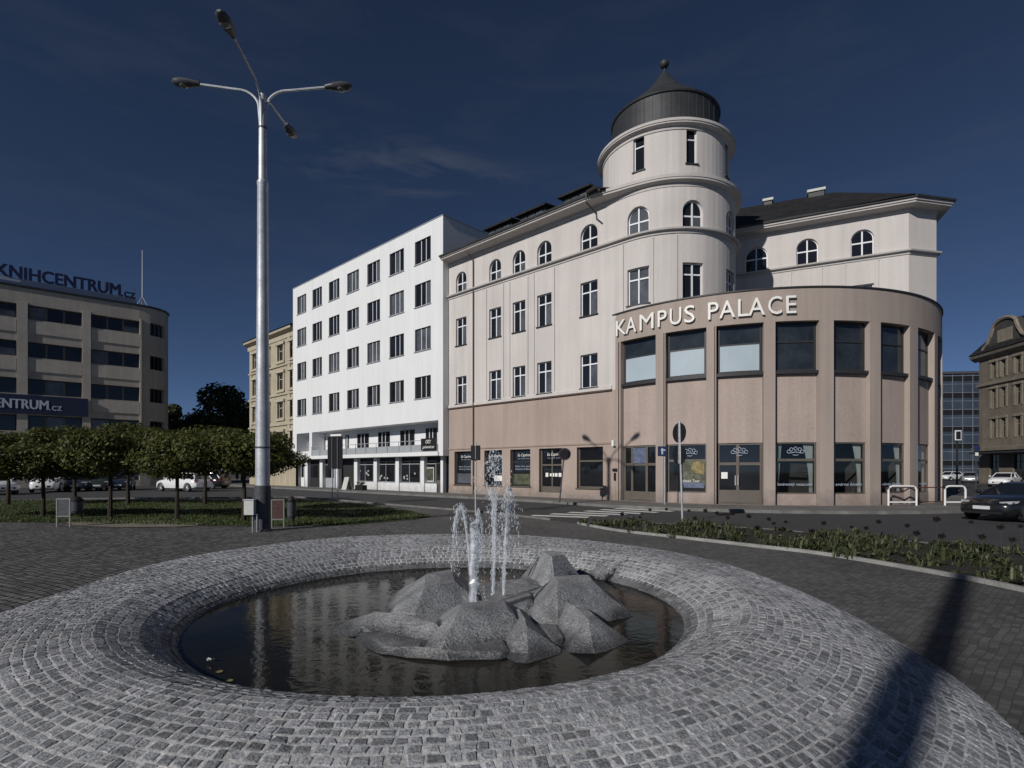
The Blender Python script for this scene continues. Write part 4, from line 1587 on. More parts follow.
mb.poly([TAN(TAN.U, 11, ze + 0.06), TAN(-0.4, 11, ze + 0.06), TAN(0.6, 4, ze + 2.4), TAN(TAN.U, 4, ze + 2.4)])
mb.build('roof', M['tile'], tb)

# ------------------------------------------------------------------ concrete department store on the left
KA = math.atan2(0.647, 0.763)
kd = Vector((math.cos(KA), math.sin(KA)))
k0 = Vector((-46.6, 53.0))
KN0 = k0 - kd * 22
ulen = 22 + 9.3
KN = Path(KN0, KA, [('line', ulen), ('arc', 2.6, R(98)), ('line', 14)])
kb = empty('department_store', tuple(KN(ulen - 6, 8, 0)), 'grey concrete store with rounded corner, ribbon windows and rooftop letters, far left', 'building')
zk = KN.z(28, 287)
krow = [(KN.z(28, b), KN.z(28, a)) for a, b in ((304.7, 319.0), (341.6, 357.0), (378.4, 394.0), (415.0, 431.0))]
kbay = [(KN.u(a), KN.u(b)) for a, b in ((-95, -56), (-44, 16.5), (28.0, 82.0), (91.0, 139.5))]
kcor = (KN.u(150), KN.u(164.5))
ops = [(a, b, z0, z1) for a, b in kbay for z0, z1 in krow] + [(kcor[0], kcor[1], z0, z1) for z0, z1 in krow]
ops += [(a, b, 0.6, 4.2) for a, b in kbay]
mb = MB()
wall_mesh(mb, KN, 0, KN.U, 0, zk, ops, 0.5, 1.2)
mb.build('wall', M['concrete'], kb)
for a, b in kbay:
    for z0, z1 in krow:
        window(KN, kb, a, b, z0, z1, 0.35, M['brownframe'], M['pane'], (0.33, 0.66), (), 0.10, 0.16, outer=M['darkframe'], curtain=rnd.choice([None, (0.0, 0.33, 0.95), (0.35, 0.66, 0.95), (0.66, 1.0, 0.5)]))
        k = MB()
        k.fbox(KN, a + 0.02, b - 0.02, -0.07, 0.0, z0 - 1.35, z0 - 0.15)
        k.build('spandrel_panel', M['concrete_light'], kb)
    window(KN, kb, a, b, 0.6, 4.2, 0.4, M['darkframe'], M['pane'], (0.25, 0.5, 0.75), (), 0.1, 0.12, name='shop_window')
for z0, z1 in krow:
    window(KN, kb, kcor[0], kcor[1], z0, z1, 0.3, M['darkframe'], M['pane'], (0.33, 0.66), (), 0.08, 0.12)
mb = MB()
mb.molding(KN, 0, KN.U, [(0, zk - 0.15), (-0.12, zk - 0.12), (-0.14, zk + 0.05), (0.4, zk + 0.06)], 1.0)
mb.build('coping', M['darkframe'], kb)
mb = MB()
for pa in ((-56, -44), (16.8, 27.7), (82.3, 90.7), (139.8, 141.5)):
    mb.fbox(KN, KN.u(pa[0]), KN.u(pa[1]), -0.16, 0.0, 4.4, zk - 1.5)
mb.build('pilaster', M['concrete_light'], kb)
mb = MB()
rp_ = [KN(KN.U * i / 60, 0.35, 0) for i in range(61)] + [KN(0, 18, 0)]
mb.poly([(p.x, p.y, zk - 0.3) for p in rp_])
mb.build('roof', M['metalroof'], kb)
# letters on the roof
u_z = KN.u(119.8)
u_k = KN.u(-4)
text_mesh('roof_lettering', 'KNIHCENTRUM', 1.15, KN, u_k, 20.05, 0.25, M['navy'], kb, u_z - u_k, 0.25, 0.05)
text_mesh('roof_lettering', '.cz', 0.85, KN, u_z + 0.12, 20.0, 0.25, M['navy'], kb, KN.u(135) - u_z - 0.1, 0.2, 0.03)
mb = MB()
mb.fbox(KN, 8, KN.u(137), 0.5, 0.58, zk + 0.05, 20.0)
mb.tube([KN(8, 0.4, 20.02), KN(KN.u(136), 0.4, 20.02)], 0.04, 6)
mb.build('roof_sign_base', M['palepanel'], kb)
mb = MB()
for k in range(9):
    uu = 10 + (KN.u(135) - 10) * k / 8
    mb.tube([KN(uu, 0.55, zk), KN(uu, 0.55, 21.3)], 0.03, 6)
mb.build('roof_sign_frame', M['lampgrey'], kb)
# banner on the second floor
zb0, zb1 = KN.z(60, 415.5), KN.z(60, 397.3)
mb = MB()
mb.fbox(KN, KN.u(-60), KN.u(88), -0.32, -0.2, zb0, zb1)
bn = mb.build('banner', M['banner'], kb)
ue = KN.u(47.8)
us = KN.u(-52)
text_mesh('lettering', 'KNIHCENTRUM', (zb1 - zb0) * 0.5, KN, us, zb0 + (zb1 - zb0) * 0.26, -0.325, M['paleletter'], bn, ue - us, 0.02, 0.04)
text_mesh('lettering', '.cz', (zb1 - zb0) * 0.38, KN, ue + 0.1, zb0 + (zb1 - zb0) * 0.24, -0.325, M['paleletter'], bn, KN.u(62) - ue - 0.1, 0.02, 0.02)
mb = MB()
am = KN(KN.u(144), 1.2, zk - 0.3)
mb.tube([am, am + Vector((0, 0, 6.6))], [0.07, 0.04], 8)
for q in range(3):
    a = q * 2.1
    mb.tube([am + Vector((0.8 * math.cos(a), 0.8 * math.sin(a), 0)), am + Vector((0, 0, 1.6))], 0.035, 6)
tag(mb.build('antenna_mast', M['steel'], base=tuple(am)), 'thin pale antenna mast with tripod foot on the store roof corner', 'antenna')

# ------------------------------------------------------------------ old building and glass block on the right
OA = math.atan2(-0.99, -0.14)
o0 = Vector((59.2, 70.0))
OB = Path(Vector((59.7, 70.3)), R(-97.5), [('line', 26)])       # far end at the left, running toward us on the right
ob = empty('old_town_house', tuple(OB(8, 6, 0)), 'sooty ornate old house with curved gable at the right edge', 'building')
zo = 16.2
ocols = [(2.2, 3.0), (3.8, 4.6), (6.0, 6.9), (8.2, 9.2), (10.6, 11.6), (13, 14), (15.4, 16.4), (18, 19)]
orows = [(13.0, 14.9), (9.3, 11.6), (5.6, 7.9)]
mb = MB()
wall_mesh(mb, OB, 0, OB.U, 0, zo, [(a, b, z0, z1) for a, b in ocols for z0, z1 in orows] + [(a - 0.4, b + 0.4, 0.5, 3.6) for a, b in ocols[::2]], 0.3)
mb.poly([OB(0, 0, 0), OB(0, 14, 0), OB(0, 14, zo), OB(0, 0, zo)])
mb.poly([OB(OB.U, 0, 0), OB(OB.U, 14, 0), OB(OB.U, 14, zo), OB(OB.U, 0, zo)])
mb.build('wall', M['oldstone'], ob)
for a, b in ocols:
    for z0, z1 in orows:
        w = window(OB, ob, a, b, z0, z1, 0.2, M['oldtrim'], M['pane'], (0.5,), (0.66,), 0.08, 0.08)
        k = MB()
        k.fbox(OB, a - 0.25, b + 0.25, -0.18, 0, z1 + 0.1, z1 + 0.4)
        k.fbox(OB, a - 0.2, a, -0.1, 0, z0, z1 + 0.1)
        k.fbox(OB, b, b + 0.2, -0.1, 0, z0, z1 + 0.1)
        k.build('surround', M['oldtrim'], w)
for a, b in ocols[::2]:
    window(OB, ob, a - 0.4, b + 0.4, 0.5, 3.6, 0.2, M['darkframe'], M['pane'], (0.5,), (0.7,), 0.08, 0.08, name='shop_window')
mb = MB()
mb.molding(OB, -0.7, OB.U, [(0, zo - 0.7), (-0.2, zo - 0.6), (-0.6, zo - 0.3), (-0.75, zo), (0, zo + 0.1)], 2)
mb.molding(OB, -0.3, OB.U, [(0, 12.2), (-0.22, 12.25), (-0.25, 12.5), (0, 12.6)], 2)
mb.molding(OB, -0.5, OB.U, [(0, 4.0), (-0.5, 4.1), (-0.6, 4.5), (0, 4.6)], 2)
mb.build('cornice', M['oldtrim'], ob)
mb = MB()                                  # swept gable with a rounded top over the bay
gp = [(1.0 + (x - 3.4) * 0.8, zo + 0.1 + (z - zo - 0.1) * 0.72) for x, z in [(3.4, zo + 0.1), (3.8, zo + 1.0), (4.6, zo + 1.6), (5.2, zo + 2.6), (5.6, zo + 3.6)] + [(8.0 - 2.4 * math.cos(math.pi * k / 10), zo + 3.6 + 1.5 * math.sin(math.pi * k / 10)) for k in range(1, 10)] + [(10.4, zo + 3.6), (10.8, zo + 2.6), (11.4, zo + 1.6), (12.4, zo + 1.0), (12.8, zo + 0.1)]]
mb.fpoly(OB, gp, -0.25, 0.6)
gb = mb.build('gable', M['tile_dark'], ob)
mb = MB()
for p, q in zip(gp, gp[1:]):
    mb.tube([OB(p[0], -0.3, p[1]), OB(q[0], -0.3, q[1])], 0.22, 6)
mb.build('gable_trim', M['oldtrim'], gb)
mb = MB()
mb.fbox(OB, 3.6, 5.9, -0.32, -0.22, zo + 0.9, zo + 2.4)
mb.build('relief_panel', M['oldtrim'], gb)
mb = MB()
mb.poly([OB(-0.8, -0.8, zo + 0.12), OB(OB.U, -0.8, zo + 0.12), OB(OB.U, 2.6, zo + 4.2), OB(1.8, 2.6, zo + 4.2)])
mb.poly([OB(-0.8, -0.8, zo + 0.12), OB(1.8, 2.6, zo + 4.2), OB(1.8, 11, zo + 4.2), OB(-0.8, 14, zo + 0.12)])
mb.poly([OB(1.8, 2.6, zo + 4.2), OB(OB.U, 2.6, zo + 4.2), OB(OB.U, 11, zo + 4.2), OB(1.8, 11, zo + 4.2)])
mb.poly([OB(OB.U, -0.8, zo + 0.12), OB(OB.U, 14, zo + 0.12), OB(OB.U, 11, zo + 4.2), OB(OB.U, 2.6, zo + 4.2)])
mb.build('roof', M['tile'], ob)
mb = MB()
mb.fbox(OB, 1.0, 12, -1.8, 0, 3.7, 3.9)
mb.build('awning', M['metalroof'], ob)

gl0 = Vector((88, 118))
GB = Path(gl0, R(-6), [('line', 30)])
gbk = empty('glass_office_block', tuple(GB(12, 6, 0)), 'distant glass office block with light grid at the end of the right street', 'building')
mb = MB()
hg = 22.2
mb.fbox(GB, 0, 30, 0, 14, 0, hg)
mb.build('curtain_wall', M['steelpane'], gbk)
mb = MB()
for k in range(16):
    mb.fbox(GB, k * 2 - 0.06, k * 2 + 0.06, -0.1, 0, 0, hg)
for k in range(12):
    mb.fbox(GB, 0, 30, -0.06, -0.002, 2 + k * 1.8 - 0.06, 2 + k * 1.8 + 0.06)
mb.build('glazing_bars', M['bar_grey'], gbk)
mb = MB()
for k in range(6):
    mb.fbox(GB, 0, 30, -0.05, -0.003, 3.9 + k * 3.6 - 1.2, 3.9 + k * 3.6 - 0.2)
mb.build('spandrel_band', M['signback'], gbk)
mb = MB()
mb.fbox(GB, -0.3, 30.3, -0.3, 14.3, hg, hg + 0.5)
mb.build('parapet', M['lampgrey'], gbk)
mb = MB()
am = GB(2.2, 3, hg + .5)
mb.tube([am, am + Vector((0, 0, 5.5))], [0.1, 0.05], 6)
mb.build('roof_mast', M['lampgrey'], gbk)


# ------------------------------------------------------------------ fountain
FC = Vector((-0.685, 5.62, 0))
fo = empty('fountain_basin', tuple(FC), 'round fountain basin paved in grey granite setts with a broad raised rim', 'fountain')
INNER = [(2.24, 0.20), (2.37, 0.325), (2.60, 0.455), (2.87, 0.537)]
R_OUT = [(0, 4.35), (45, 4.8), (90, 5.3), (120, 5.6), (150, 5.25), (180, 4.6), (225, 4.45), (270, 4.5), (315, 4.55), (360, 4.35)]
S_SIDE = [(0, 0.535), (0.06, 0.537), (0.25, 0.495), (0.5, 0.385), (0.75, 0.225), (0.92, 0.10), (1, -0.02)]
S_FAR = [(0, 0.535), (0.06, 0.542), (0.25, 0.565), (0.5, 0.575), (0.75, 0.44), (0.92, 0.18), (1, -0.02)]


def lerp_tab(t, x, smooth=True):
    for (a, va), (b, vb) in zip(t, t[1:]):
        if x <= b:
            f = (x - a) / (b - a)
            if smooth:
                f = f * f * (3 - 2 * f)
            return va + (vb - va) * f
    return t[-1][1]


def rim(w, ang, up=0.0):
    """w 0..1 climbs the inner wall to the crest, 1..2 runs out over the rounded rim to the paving"""
    def rz(w):
        if w <= 1:
            x = max(0.0, w) * 3
            i = min(2, int(x))
            f = x - i
            return (INNER[i][0] + (INNER[i + 1][0] - INNER[i][0]) * f, INNER[i][1] + (INNER[i + 1][1] - INNER[i][1]) * f)
        sx = min(1.0, w - 1)
        ro = lerp_tab(R_OUT, math.degrees(ang) % 360)
        far = 0.5 + 0.5 * math.cos(ang - R(105))
        z = lerp_tab(S_SIDE, sx, False) * (1 - far) + lerp_tab(S_FAR, sx, False) * far
        return (2.87 + (ro - 2.87) * sx, z)
    r, z = rz(w)
    if up:
        ra, za = rz(w - 0.02)
        rb, zb = rz(w + 0.02)
        d = Vector((rb - ra, zb - za)).normalized()
        r, z = r - d.y * up, z + d.x * up
    return (FC.x + r * math.cos(ang), FC.y + r * math.sin(ang), z)


mb = MB()
NA = 200
WS = [i / 10 for i in range(11)] + [1 + i / 24 for i in range(1, 25)]
grid = [[mb.vert(rim(w, 2 * math.pi * k / NA, -0.0022)) for k in range(NA)] for w in WS]
for wi, (a, b) in enumerate(zip(grid, grid[1:])):
    mb.m = 1 if wi < 4 else 0
    for k in range(NA):
        mb.face([a[k], a[(k + 1) % NA], b[(k + 1) % NA], b[k]])
mb.build('mortar_bed', [M['grout'], M['grout_wet']], fo, True)
mb = MB()
rows_s = [i / 11 for i in range(1, 12)] + [1 + i / 27 for i in range(1, 28)]
for w0, w1 in zip(rows_s, rows_s[1:]):
    if abs(w0 - 5 / 11) < 1e-6:
        mb.build('inner_setts', M['stone_wet'], fo)
        mb = MB()
    wm = (w0 + w1) / 2
    rc = 2.22 + 0.65 * wm if wm < 1 else 2.87 + 1.75 * (wm - 1)
    ln = 0.085
    N = max(30, int(2 * math.pi * rc / 0.078))
    a = rnd.random() * 6.28
    edges = [a + 2 * math.pi * (k + (rnd.random() - 0.5) * 0.36) / N for k in range(N)]
    dw = w1 - w0
    for k in range(N):
        a0, a1 = edges[k], edges[(k + 1) % N] + (2 * math.pi if k == N - 1 else 0)
        ga = (0.002 + rnd.random() * 0.0055) / rc
        gw = dw * (0.03 + 0.06 * rnd.random())
        h = 0.0016 + rnd.gauss(0, 0.0011)
        tr, tt = rnd.gauss(0, 0.0009), rnd.gauss(0, 0.0009)
        ba, bw_ = 0.008 / rc, dw * 0.09
        jit = [(rnd.gauss(0, 0.05) * dw, rnd.gauss(0, .0045) / rc) for _ in range(4)]
        lo = [(w0 + gw, a0 + ga), (w0 + gw, a1 - ga), (w1 - gw, a1 - ga), (w1 - gw, a0 + ga)]
        lo = [(s_ + j[0], t_ + j[1]) for (s_, t_), j in zip(lo, jit)]
        hi = [(lo[0][0] + bw_, lo[0][1] + ba), (lo[1][0] + bw_, lo[1][1] - ba), (lo[2][0] - bw_, lo[2][1] - ba), (lo[3][0] - bw_, lo[3][1] + ba)]
        tl = [h - tr - tt, h - tr + tt, h + tr + tt, h + tr - tt]
        iv = [mb.vert(rim(s_, t_, -0.004)) for s_, t_ in lo] + [mb.vert(rim(s_, t_, u_)) for (s_, t_), u_ in zip(hi, tl)]
        for q in ((4, 5, 6, 7), (0, 1, 5, 4), (1, 2, 6, 5), (2, 3, 7, 6), (3, 0, 4, 7)):
            mb.face([iv[x] for x in q])
mb.build('rim_setts', M['stone'], fo)
ZW = 0.292
mb = MB()
mb.lathe([(0, ZW), (1.0, ZW), (2.34, ZW)], tuple(FC), 96)
tag(mb.build('water', M['water']), kind='structure')

# the sculpted concrete mound: flat-topped rocks with hollow flanks, one continuous cast
from mathutils import noise as mn


def seg_dist(p, poly):
    """signed distance to a convex/simple polygon, negative inside"""
    d = 1e9
    inside = False
    n = len(poly)
    for i in range(n):
        a, b = poly[i], poly[(i + 1) % n]
        e, w_ = b - a, p - a
        t = max(0, min(1, w_.dot(e) / e.length_squared))
        d = min(d, (w_ - e * t).length)
        if (a.y > p.y) != (b.y > p.y) and p.x < (b.x - a.x) * (p.y - a.y) / (b.y - a.y) + a.x:
            inside = not inside
    return -d if inside else d


def V2(px, py, z):
    g = G(px, py, z)
    return Vector((g.x, g.y))


def hull(pts):
    pts = sorted(set((round(p.x, 4), round(p.y, 4)) for p in pts))

    def half(ps):
        h = []
        for p in ps:
            while len(h) > 1 and (h[-1][0] - h[-2][0]) * (p[1] - h[-2][1]) - (h[-1][1] - h[-2][1]) * (p[0] - h[-2][0]) <= 0:
                h.pop()
            h.append(p)
        return h
    a, b = half(pts), half(pts[::-1])
    return [Vector(p) for p in a[:-1] + b[:-1]]


def facet_dist(p, poly):
    """largest distance beyond an edge line: flat facets meeting in sharp ridges"""
    d = -1e9
    for i in range(len(poly)):
        a, b = poly[i], poly[(i + 1) % len(poly)]
        e = (b - a).normalized()
        d = max(d, (p.x - a.x) * e.y - (p.y - a.y) * e.x)
    return d


# (corners of the flat top, top height, flank width)
rocks = [
    ([V2(461, 600, .54), V2(504, 597, .54), V2(507, 613, .48), V2(457, 621, .47)], 0.52, 0.50),
    ([V2(426, 571, .62), V2(450, 568, .63), V2(455, 581, .60), V2(424, 591, .55)], 0.60, 0.60),
    ([V2(376, 611, .44), V2(390, 612, .44), V2(448, 623, .40), V2(440, 627, .39)], 0.43, 0.62),
    ([V2(556, 574, .62), V2(586, 572, .62), V2(592, 582, .58), V2(558, 588, .58)], 0.60, 0.55),
    ([V2(558, 592, .50), V2(566, 594, .50), V2(596, 629, .37), V2(588, 633, .36)], 0.49, 0.42),
    ([V2(542, 548, .72), V2(553, 547, .72), V2(564, 556, .66), V2(552, 560, .64)], 0.68, 0.36),
    ([V2(606, 556, .56), V2(619, 550, .60), V2(622, 556, .56)], 0.57, 0.30),
    ([V2(512, 606, .47), V2(518, 607, .46), V2(532, 638, .37), V2(526, 641, .36)], 0.45, 0.42),
    ([V2(470, 612, .40), V2(560, 600, .40), V2(540, 575, .42), V2(440, 585, .42)], 0.40, 0.50),
    ([V2(362, 633, .34), V2(386, 645, .34), V2(440, 651, .34), V2(520, 650, .34), V2(585, 630, .34), V2(602, 604, .34), V2(585, 585, .34), V2(420, 588, .34), V2(380, 612, .34)], 0.345, 0.26),
]
rocks = [(hull(a), b, c) for a, b, c in rocks]
NX, NY = 230, 230
X0, X1, Y0, Y1 = -2.2, 1.45, 3.6, 7.5
base_h = 0.16
vals = {}
mb = MB()


def rock_h(x, y):
    p = Vector((x, y))
    if (p - FC.xy).length > 2.5:
        return 0.0
    w1 = mn.noise(Vector((x * 2.2, y * 2.2, 3))) * 0.02
    best, sec = base_h, base_h
    for poly, top, wdt in rocks:
        d = facet_dist(p, poly)
        if d > 0:
            d = max(d, 0.74 * seg_dist(p, poly))
        if d > wdt * 1.3:
            continue
        if d <= 0:
            h = top + min(0.008, -d * 0.05)
        else:
            t = (d + w1 * min(1, d * 5)) / wdt
            t = max(0.0, min(1.25, t))
            f = (1 - t) if t < 1 else 0
            h = base_h + (top - base_h) * (0.9 * f + 0.1 * f * f)
        if h > best:
            sec, best = best, h
        elif h > sec:
            sec = h
    crease = max(0.0, 0.03 - (best - sec)) if sec > base_h + 0.03 else 0
    h = best - crease * 0.9
    if h > base_h + 0.01:
        h += 0.022 * mn.noise(Vector((x * 4, y * 4, 0))) + 0.004 * mn.noise(Vector((x * 14, y * 14, 1))) 
    return h


hs = [[rock_h(X0 + (X1 - X0) * i / NX, Y0 + (Y1 - Y0) * j / NY) for j in range(NY + 1)] for i in range(NX + 1)]
idx = {}
for i in range(NX):
    for j in range(NY):
        if max(hs[i][j], hs[i + 1][j], hs[i + 1][j + 1], hs[i][j + 1]) < 0.20:
            continue
        q = []
        for a, b in ((i, j), (i + 1, j), (i + 1, j + 1), (i, j + 1)):
            if (a, b) not in idx:
                idx[(a, b)] = mb.vert((X0 + (X1 - X0) * a / NX, Y0 + (Y1 - Y0) * b / NY, hs[a][b]))
            q.append(idx[(a, b)])
        mb.face(q)
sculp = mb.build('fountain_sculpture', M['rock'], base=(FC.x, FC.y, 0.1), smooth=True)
dm_ = sculp.modifiers.new('facets', 'DECIMATE')       # break the cast mound into flat hewn facets
dm_.ratio = 0.016
bv_ = sculp.modifiers.new('worn_edges', 'BEVEL')
bv_.width = 0.012
bv_.segments = 2
bv_.limit_method = 'ANGLE'
bv_.angle_limit = R(14)
bv_.harden_normals = False
for p in sculp.data.polygons:
    p.use_smooth = False
tag(sculp, 'jagged mound of rough grey concrete rocks rising from the fountain pool', 'sculpture')


def jet(label, pts, r0, r1, drops, spread, seed, top_splash=0.0):
    q = random.Random(seed)
    b = Vector(pts[0])
    o = empty('water_jet', tuple(b), label, 'water jet', 'water jets of the fountain')
    m = MB()
    P = smooth_line3(pts, 8)
    for s in range(3):
        off = Vector((q.uniform(-1, 1), q.uniform(-1, 1), 0)) * r0 * 0.5
        rad = []
        PP = []
        for i, p in enumerate(P):
            t = i / (len(P) - 1)
            rad.append((r0 + (r1 - r0) * t) * q.uniform(0.55, 1.1) * (0.75 if s else 1))
            PP.append(p + off * (1 + t) + Vector((q.uniform(-1, 1), q.uniform(-1, 1), 0)) * r0 * 0.25)
        m.tube(PP, rad, 8)
    m.build('stream', M['jet'], o, True)
    m = MB()
    for k in range(drops):
        t = q.random() ** 0.7
        i = min(len(P) - 1, int(t * (len(P) - 1)))
        s = spread * (0.12 + t)
        p = P[i] + Vector((q.gauss(0, s), q.gauss(0, s), q.gauss(0, s) - abs(q.gauss(0, s * 0.8))))
        m.ball(p, q.uniform(0.0025, 0.0065), 6, 4, (1, 1, q.uniform(1, 3.0)))
    if top_splash:
        c = P[-1]
        for k in range(int(drops * 1.2)):
            a = q.uniform(0, 6.28)
            f = q.random()
            p = c + Vector((math.cos(a) * top_splash * f, math.sin(a) * top_splash * f, 0.12 - 0.75 * f * f * (0.6 + 0.8 * q.random())))
            m.ball(p, q.uniform(0.0025, 0.007), 6, 4, (1, 1, q.uniform(1, 3.5)))
    m.build('spray', M['drop'], o)['kind'] = 'stuff'
    return o


def smooth_line3(pts, n=6):
    P = [Vector(p) for p in pts]
    out = []
    for i in range(len(P) - 1):
        p0, p1, p2, p3 = P[max(i - 1, 0)], P[i], P[i + 1], P[min(i + 2, len(P) - 1)]
        for k in range(n):
            t = k / n
            out.append(0.5 * ((2 * p1) + (p2 - p0) * t + (2 * p0 - 5 * p1 + 4 * p2 - p3) * t * t + (3 * p1 - p0 - 3 * p2 + p3) * t ** 3))
    out.append(P[-1])
    return out


def at3(px, py, Y):
    return Vector(((px - CX) / FPX * Y, Y, EYE + (HY - py) / FPX * Y))


jet('thick white water jet at the left of the group', [at3(475, 603, 4.95), at3(476, 570, 4.95), at3(477.5, 540, 4.95), at3(478.5, 523, 4.95)], 0.050, 0.056, 320, 0.03, 1, 0.07)
jet('tall thin water jet breaking into a high crown of drops', [at3(492.5, 594, 5.4), at3(493, 570, 5.4), at3(493.5, 540, 5.4), at3(493.7, 515, 5.4), at3(493.5, 492, 5.4)], 0.020, 0.022, 300, 0.035, 2, 0.0)
crown = bpy.data.objects['water_jet.001'] if 'water_jet.001' in bpy.data.objects else None
m = MB()
qc = random.Random(77)
for k in range(460):                    # loose crown of drops thrown above the tall jet
    t = qc.random()
    c = at3(493.5, 497 - 43 * t, 5.4)
    w_ = 0.028 + 0.055 * math.sin(math.pi * min(1, 0.12 + t * 0.95))
    m.ball(c + Vector((qc.gauss(0, w_), qc.gauss(0, w_), qc.gauss(0, 0.03))), qc.uniform(0.0025, 0.0075), 6, 4, (1, 1, qc.uniform(1, 2.5)))
m.build('crown_of_drops', M['drop'], crown)['kind'] = 'stuff'
jet('water jet at the right of the group falling back in a curtain', [at3(503.5, 594, 5.6), at3(505, 560, 5.6), at3(507.5, 525, 5.6), at3(509, 499, 5.6)], 0.016, 0.026, 380, 0.05, 3, 0.13)
jet('short arcing water jet behind the thick one', [at3(471, 592, 5.9), at3(469, 555, 5.9), at3(465, 520, 5.9), at3(461, 506, 5.9), at3(457.5, 512, 5.9), at3(455, 530, 5.9)], 0.012, 0.016, 240, 0.035, 4, 0.05)

# small litter at the water's edge
m = MB()
c = G(209.5, 660.5, 0.31)
for k in range(9):
    a = k * 2.4
    m.poly([c + Vector((0, 0, 0.01)), c + Vector((0.03 * math.cos(a) + 0.01, 0.018 * math.sin(a), 0.012 + 0.008 * (k % 3))), c + Vector((0.022 * math.cos(a + 1.3), 0.03 * math.sin(a + 1.1), 0.006))])
tag(m.build('paper_scrap', M['litter'], base=tuple(c)), 'crumpled white scrap lying at the left water edge of the fountain', 'litter')
for px, py in ((219, 672), (229, 681)):
    m = MB()
    c = G(px, py, 0.297)
    n8 = [c + Vector((0.034 * math.cos(t * 0.785) * (1 if t % 2 else .6), 0.02 * math.sin(t * 0.785), 0.004 * (t % 3))) for t in range(8)]
    m.poly(n8)
    tag(m.build('fallen_leaf', M['dryleaf'], base=tuple(c)), 'yellow leaf floating just right of the white scrap in the fountain', 'leaf', 'leaves floating in the fountain')


# ------------------------------------------------------------------ street lamp
LB = Vector((-6.95, 15.33, 0))
lamp = empty('street_lamp', tuple(LB), 'tall galvanised street lamp with four arms and a dark sticker-covered base', 'street lamp')
m = MB()
m.lathe([(0.0, 1.25), (0.19, 1.25), (0.187, 3.2), (0.178, 3.8), (0.152, 6.4), (0.140, 9.62), (0.150, 9.64), (0.150, 9.72), (0.115, 9.76), (0.095, 12.15), (0.0, 12.2)], tuple(LB), 24)
m.build('pole', M['steel'], lamp, True)
m = MB()
m.lathe([(0.24, 0), (0.24, 0.04), (0.215, 0.06), (0.213, 1.25), (0.19, 1.27), (0, 1.27)], tuple(LB), 24)
m.build('base_sleeve', M['steeldark'], lamp, True)
m = MB()
for z in (2.3, 11.2):
    m.lathe([(0.10, z), (0.196 if z < 9.5 else 0.115, z), (0.196 if z < 9.5 else 0.115, z + 0.05), (0.10, z + 0.05)], tuple(LB), 20)
m.build('band', M['lampgrey'], lamp)
for a in (2, 92, 182, 272):
    d = Vector((math.cos(R(a)), math.sin(R(a)), 0))
    m = MB()
    pts = [LB + d * 0.05 + Vector((0, 0, 10.6)), LB + d * 0.09 + Vector((0, 0, 11.6)), LB + d * 0.16 + Vector((0, 0, 12.0)), LB + d * 0.45 + Vector((0, 0, 12.24)), LB + d * 0.9 + Vector((0, 0, 12.31)), LB + d * 1.85 + Vector((0, 0, 12.42))]
    m.tube(smooth_line3(pts, 5), 0.034, 8)
    arm = m.build('arm', M['steel'], lamp, True)
    m = MB()
    side = Vector((-d.y, d.x, 0))
    st = [(1.72, 0.06, 0.06, 0), (1.85, 0.10, 0.075, 0.01), (2.0, 0.14, 0.10, 0.015), (2.2, 0.165, 0.115, 0.02), (2.38, 0.13, 0.09, 0.03), (2.46, 0.05, 0.03, 0.04)]
    rings = []
    for x, wv, hv, dz in st:
        c = LB + d * x + Vector((0, 0, 12.42 + dz))
        rings.append([m.vert(c + side * wv * math.cos(t * math.pi / 6) + Vector((0, 0, hv * math.sin(t * math.pi / 6)))) for t in range(12)])
    for ra, rb in zip(rings, rings[1:]):
        for t in range(12):
            m.face([ra[t], ra[(t + 1) % 12], rb[(t + 1) % 12], rb[t]])
    m.face(rings[0])
    m.face(rings[-1])
    hd = m.build('lamp_head', M['lampgrey'], arm, True)
    m = MB()
    m.ball(LB + d * 2.16 + Vector((0, 0, 12.375)), 0.12, 12, 6, (1.1, 1, 0.55))
    m.build('lens', M['lampglass'], hd, True)

# unseen post added behind the viewpoint to throw the shadow across the rim
pb = Vector((3.93, 5.19, 0)) - Vector((0.661, 0.75, 0)) * 16.5 + Vector((0.75, -0.661, 0)) * 0.07
m = MB()
m.lathe([(0.3, 0), (0.3, 0.05), (0.18, 0.08), (0.16, 4), (0.14, 11.45), (0.1, 11.5), (0, 11.52)], tuple(pb), 24)
tag(m.build('shadow_post', M['steel'], base=tuple(pb), smooth=True), 'unseen tall post added to throw the long shadow over the fountain rim', 'post')


# ------------------------------------------------------------------ small street furniture
def sign_pole(base, top_z, r=0.03, lean=(0, 0)):
    m = MB()
    m.tube([base, base + Vector((lean[0], lean[1], top_z))], r, 10)
    return m


def disc(m, c, nrm, r, t=0.02, n=24):
    nrm = nrm.normalized()
    a = nrm.cross(Vector((0, 0, 1))).normalized()
    b = a.cross(nrm)
    f = [c + (a * math.cos(2 * math.pi * k / n) + b * math.sin(2 * math.pi * k / n)) * r for k in range(n)]
    i0 = [m.vert(p) for p in f]
    i1 = [m.vert(p + nrm * t) for p in f]
    m.face(i0[::-1])
    m.face(i1)
    for k in range(n):
        m.face([i0[k], i0[(k + 1) % n], i1[(k + 1) % n], i1[k]])


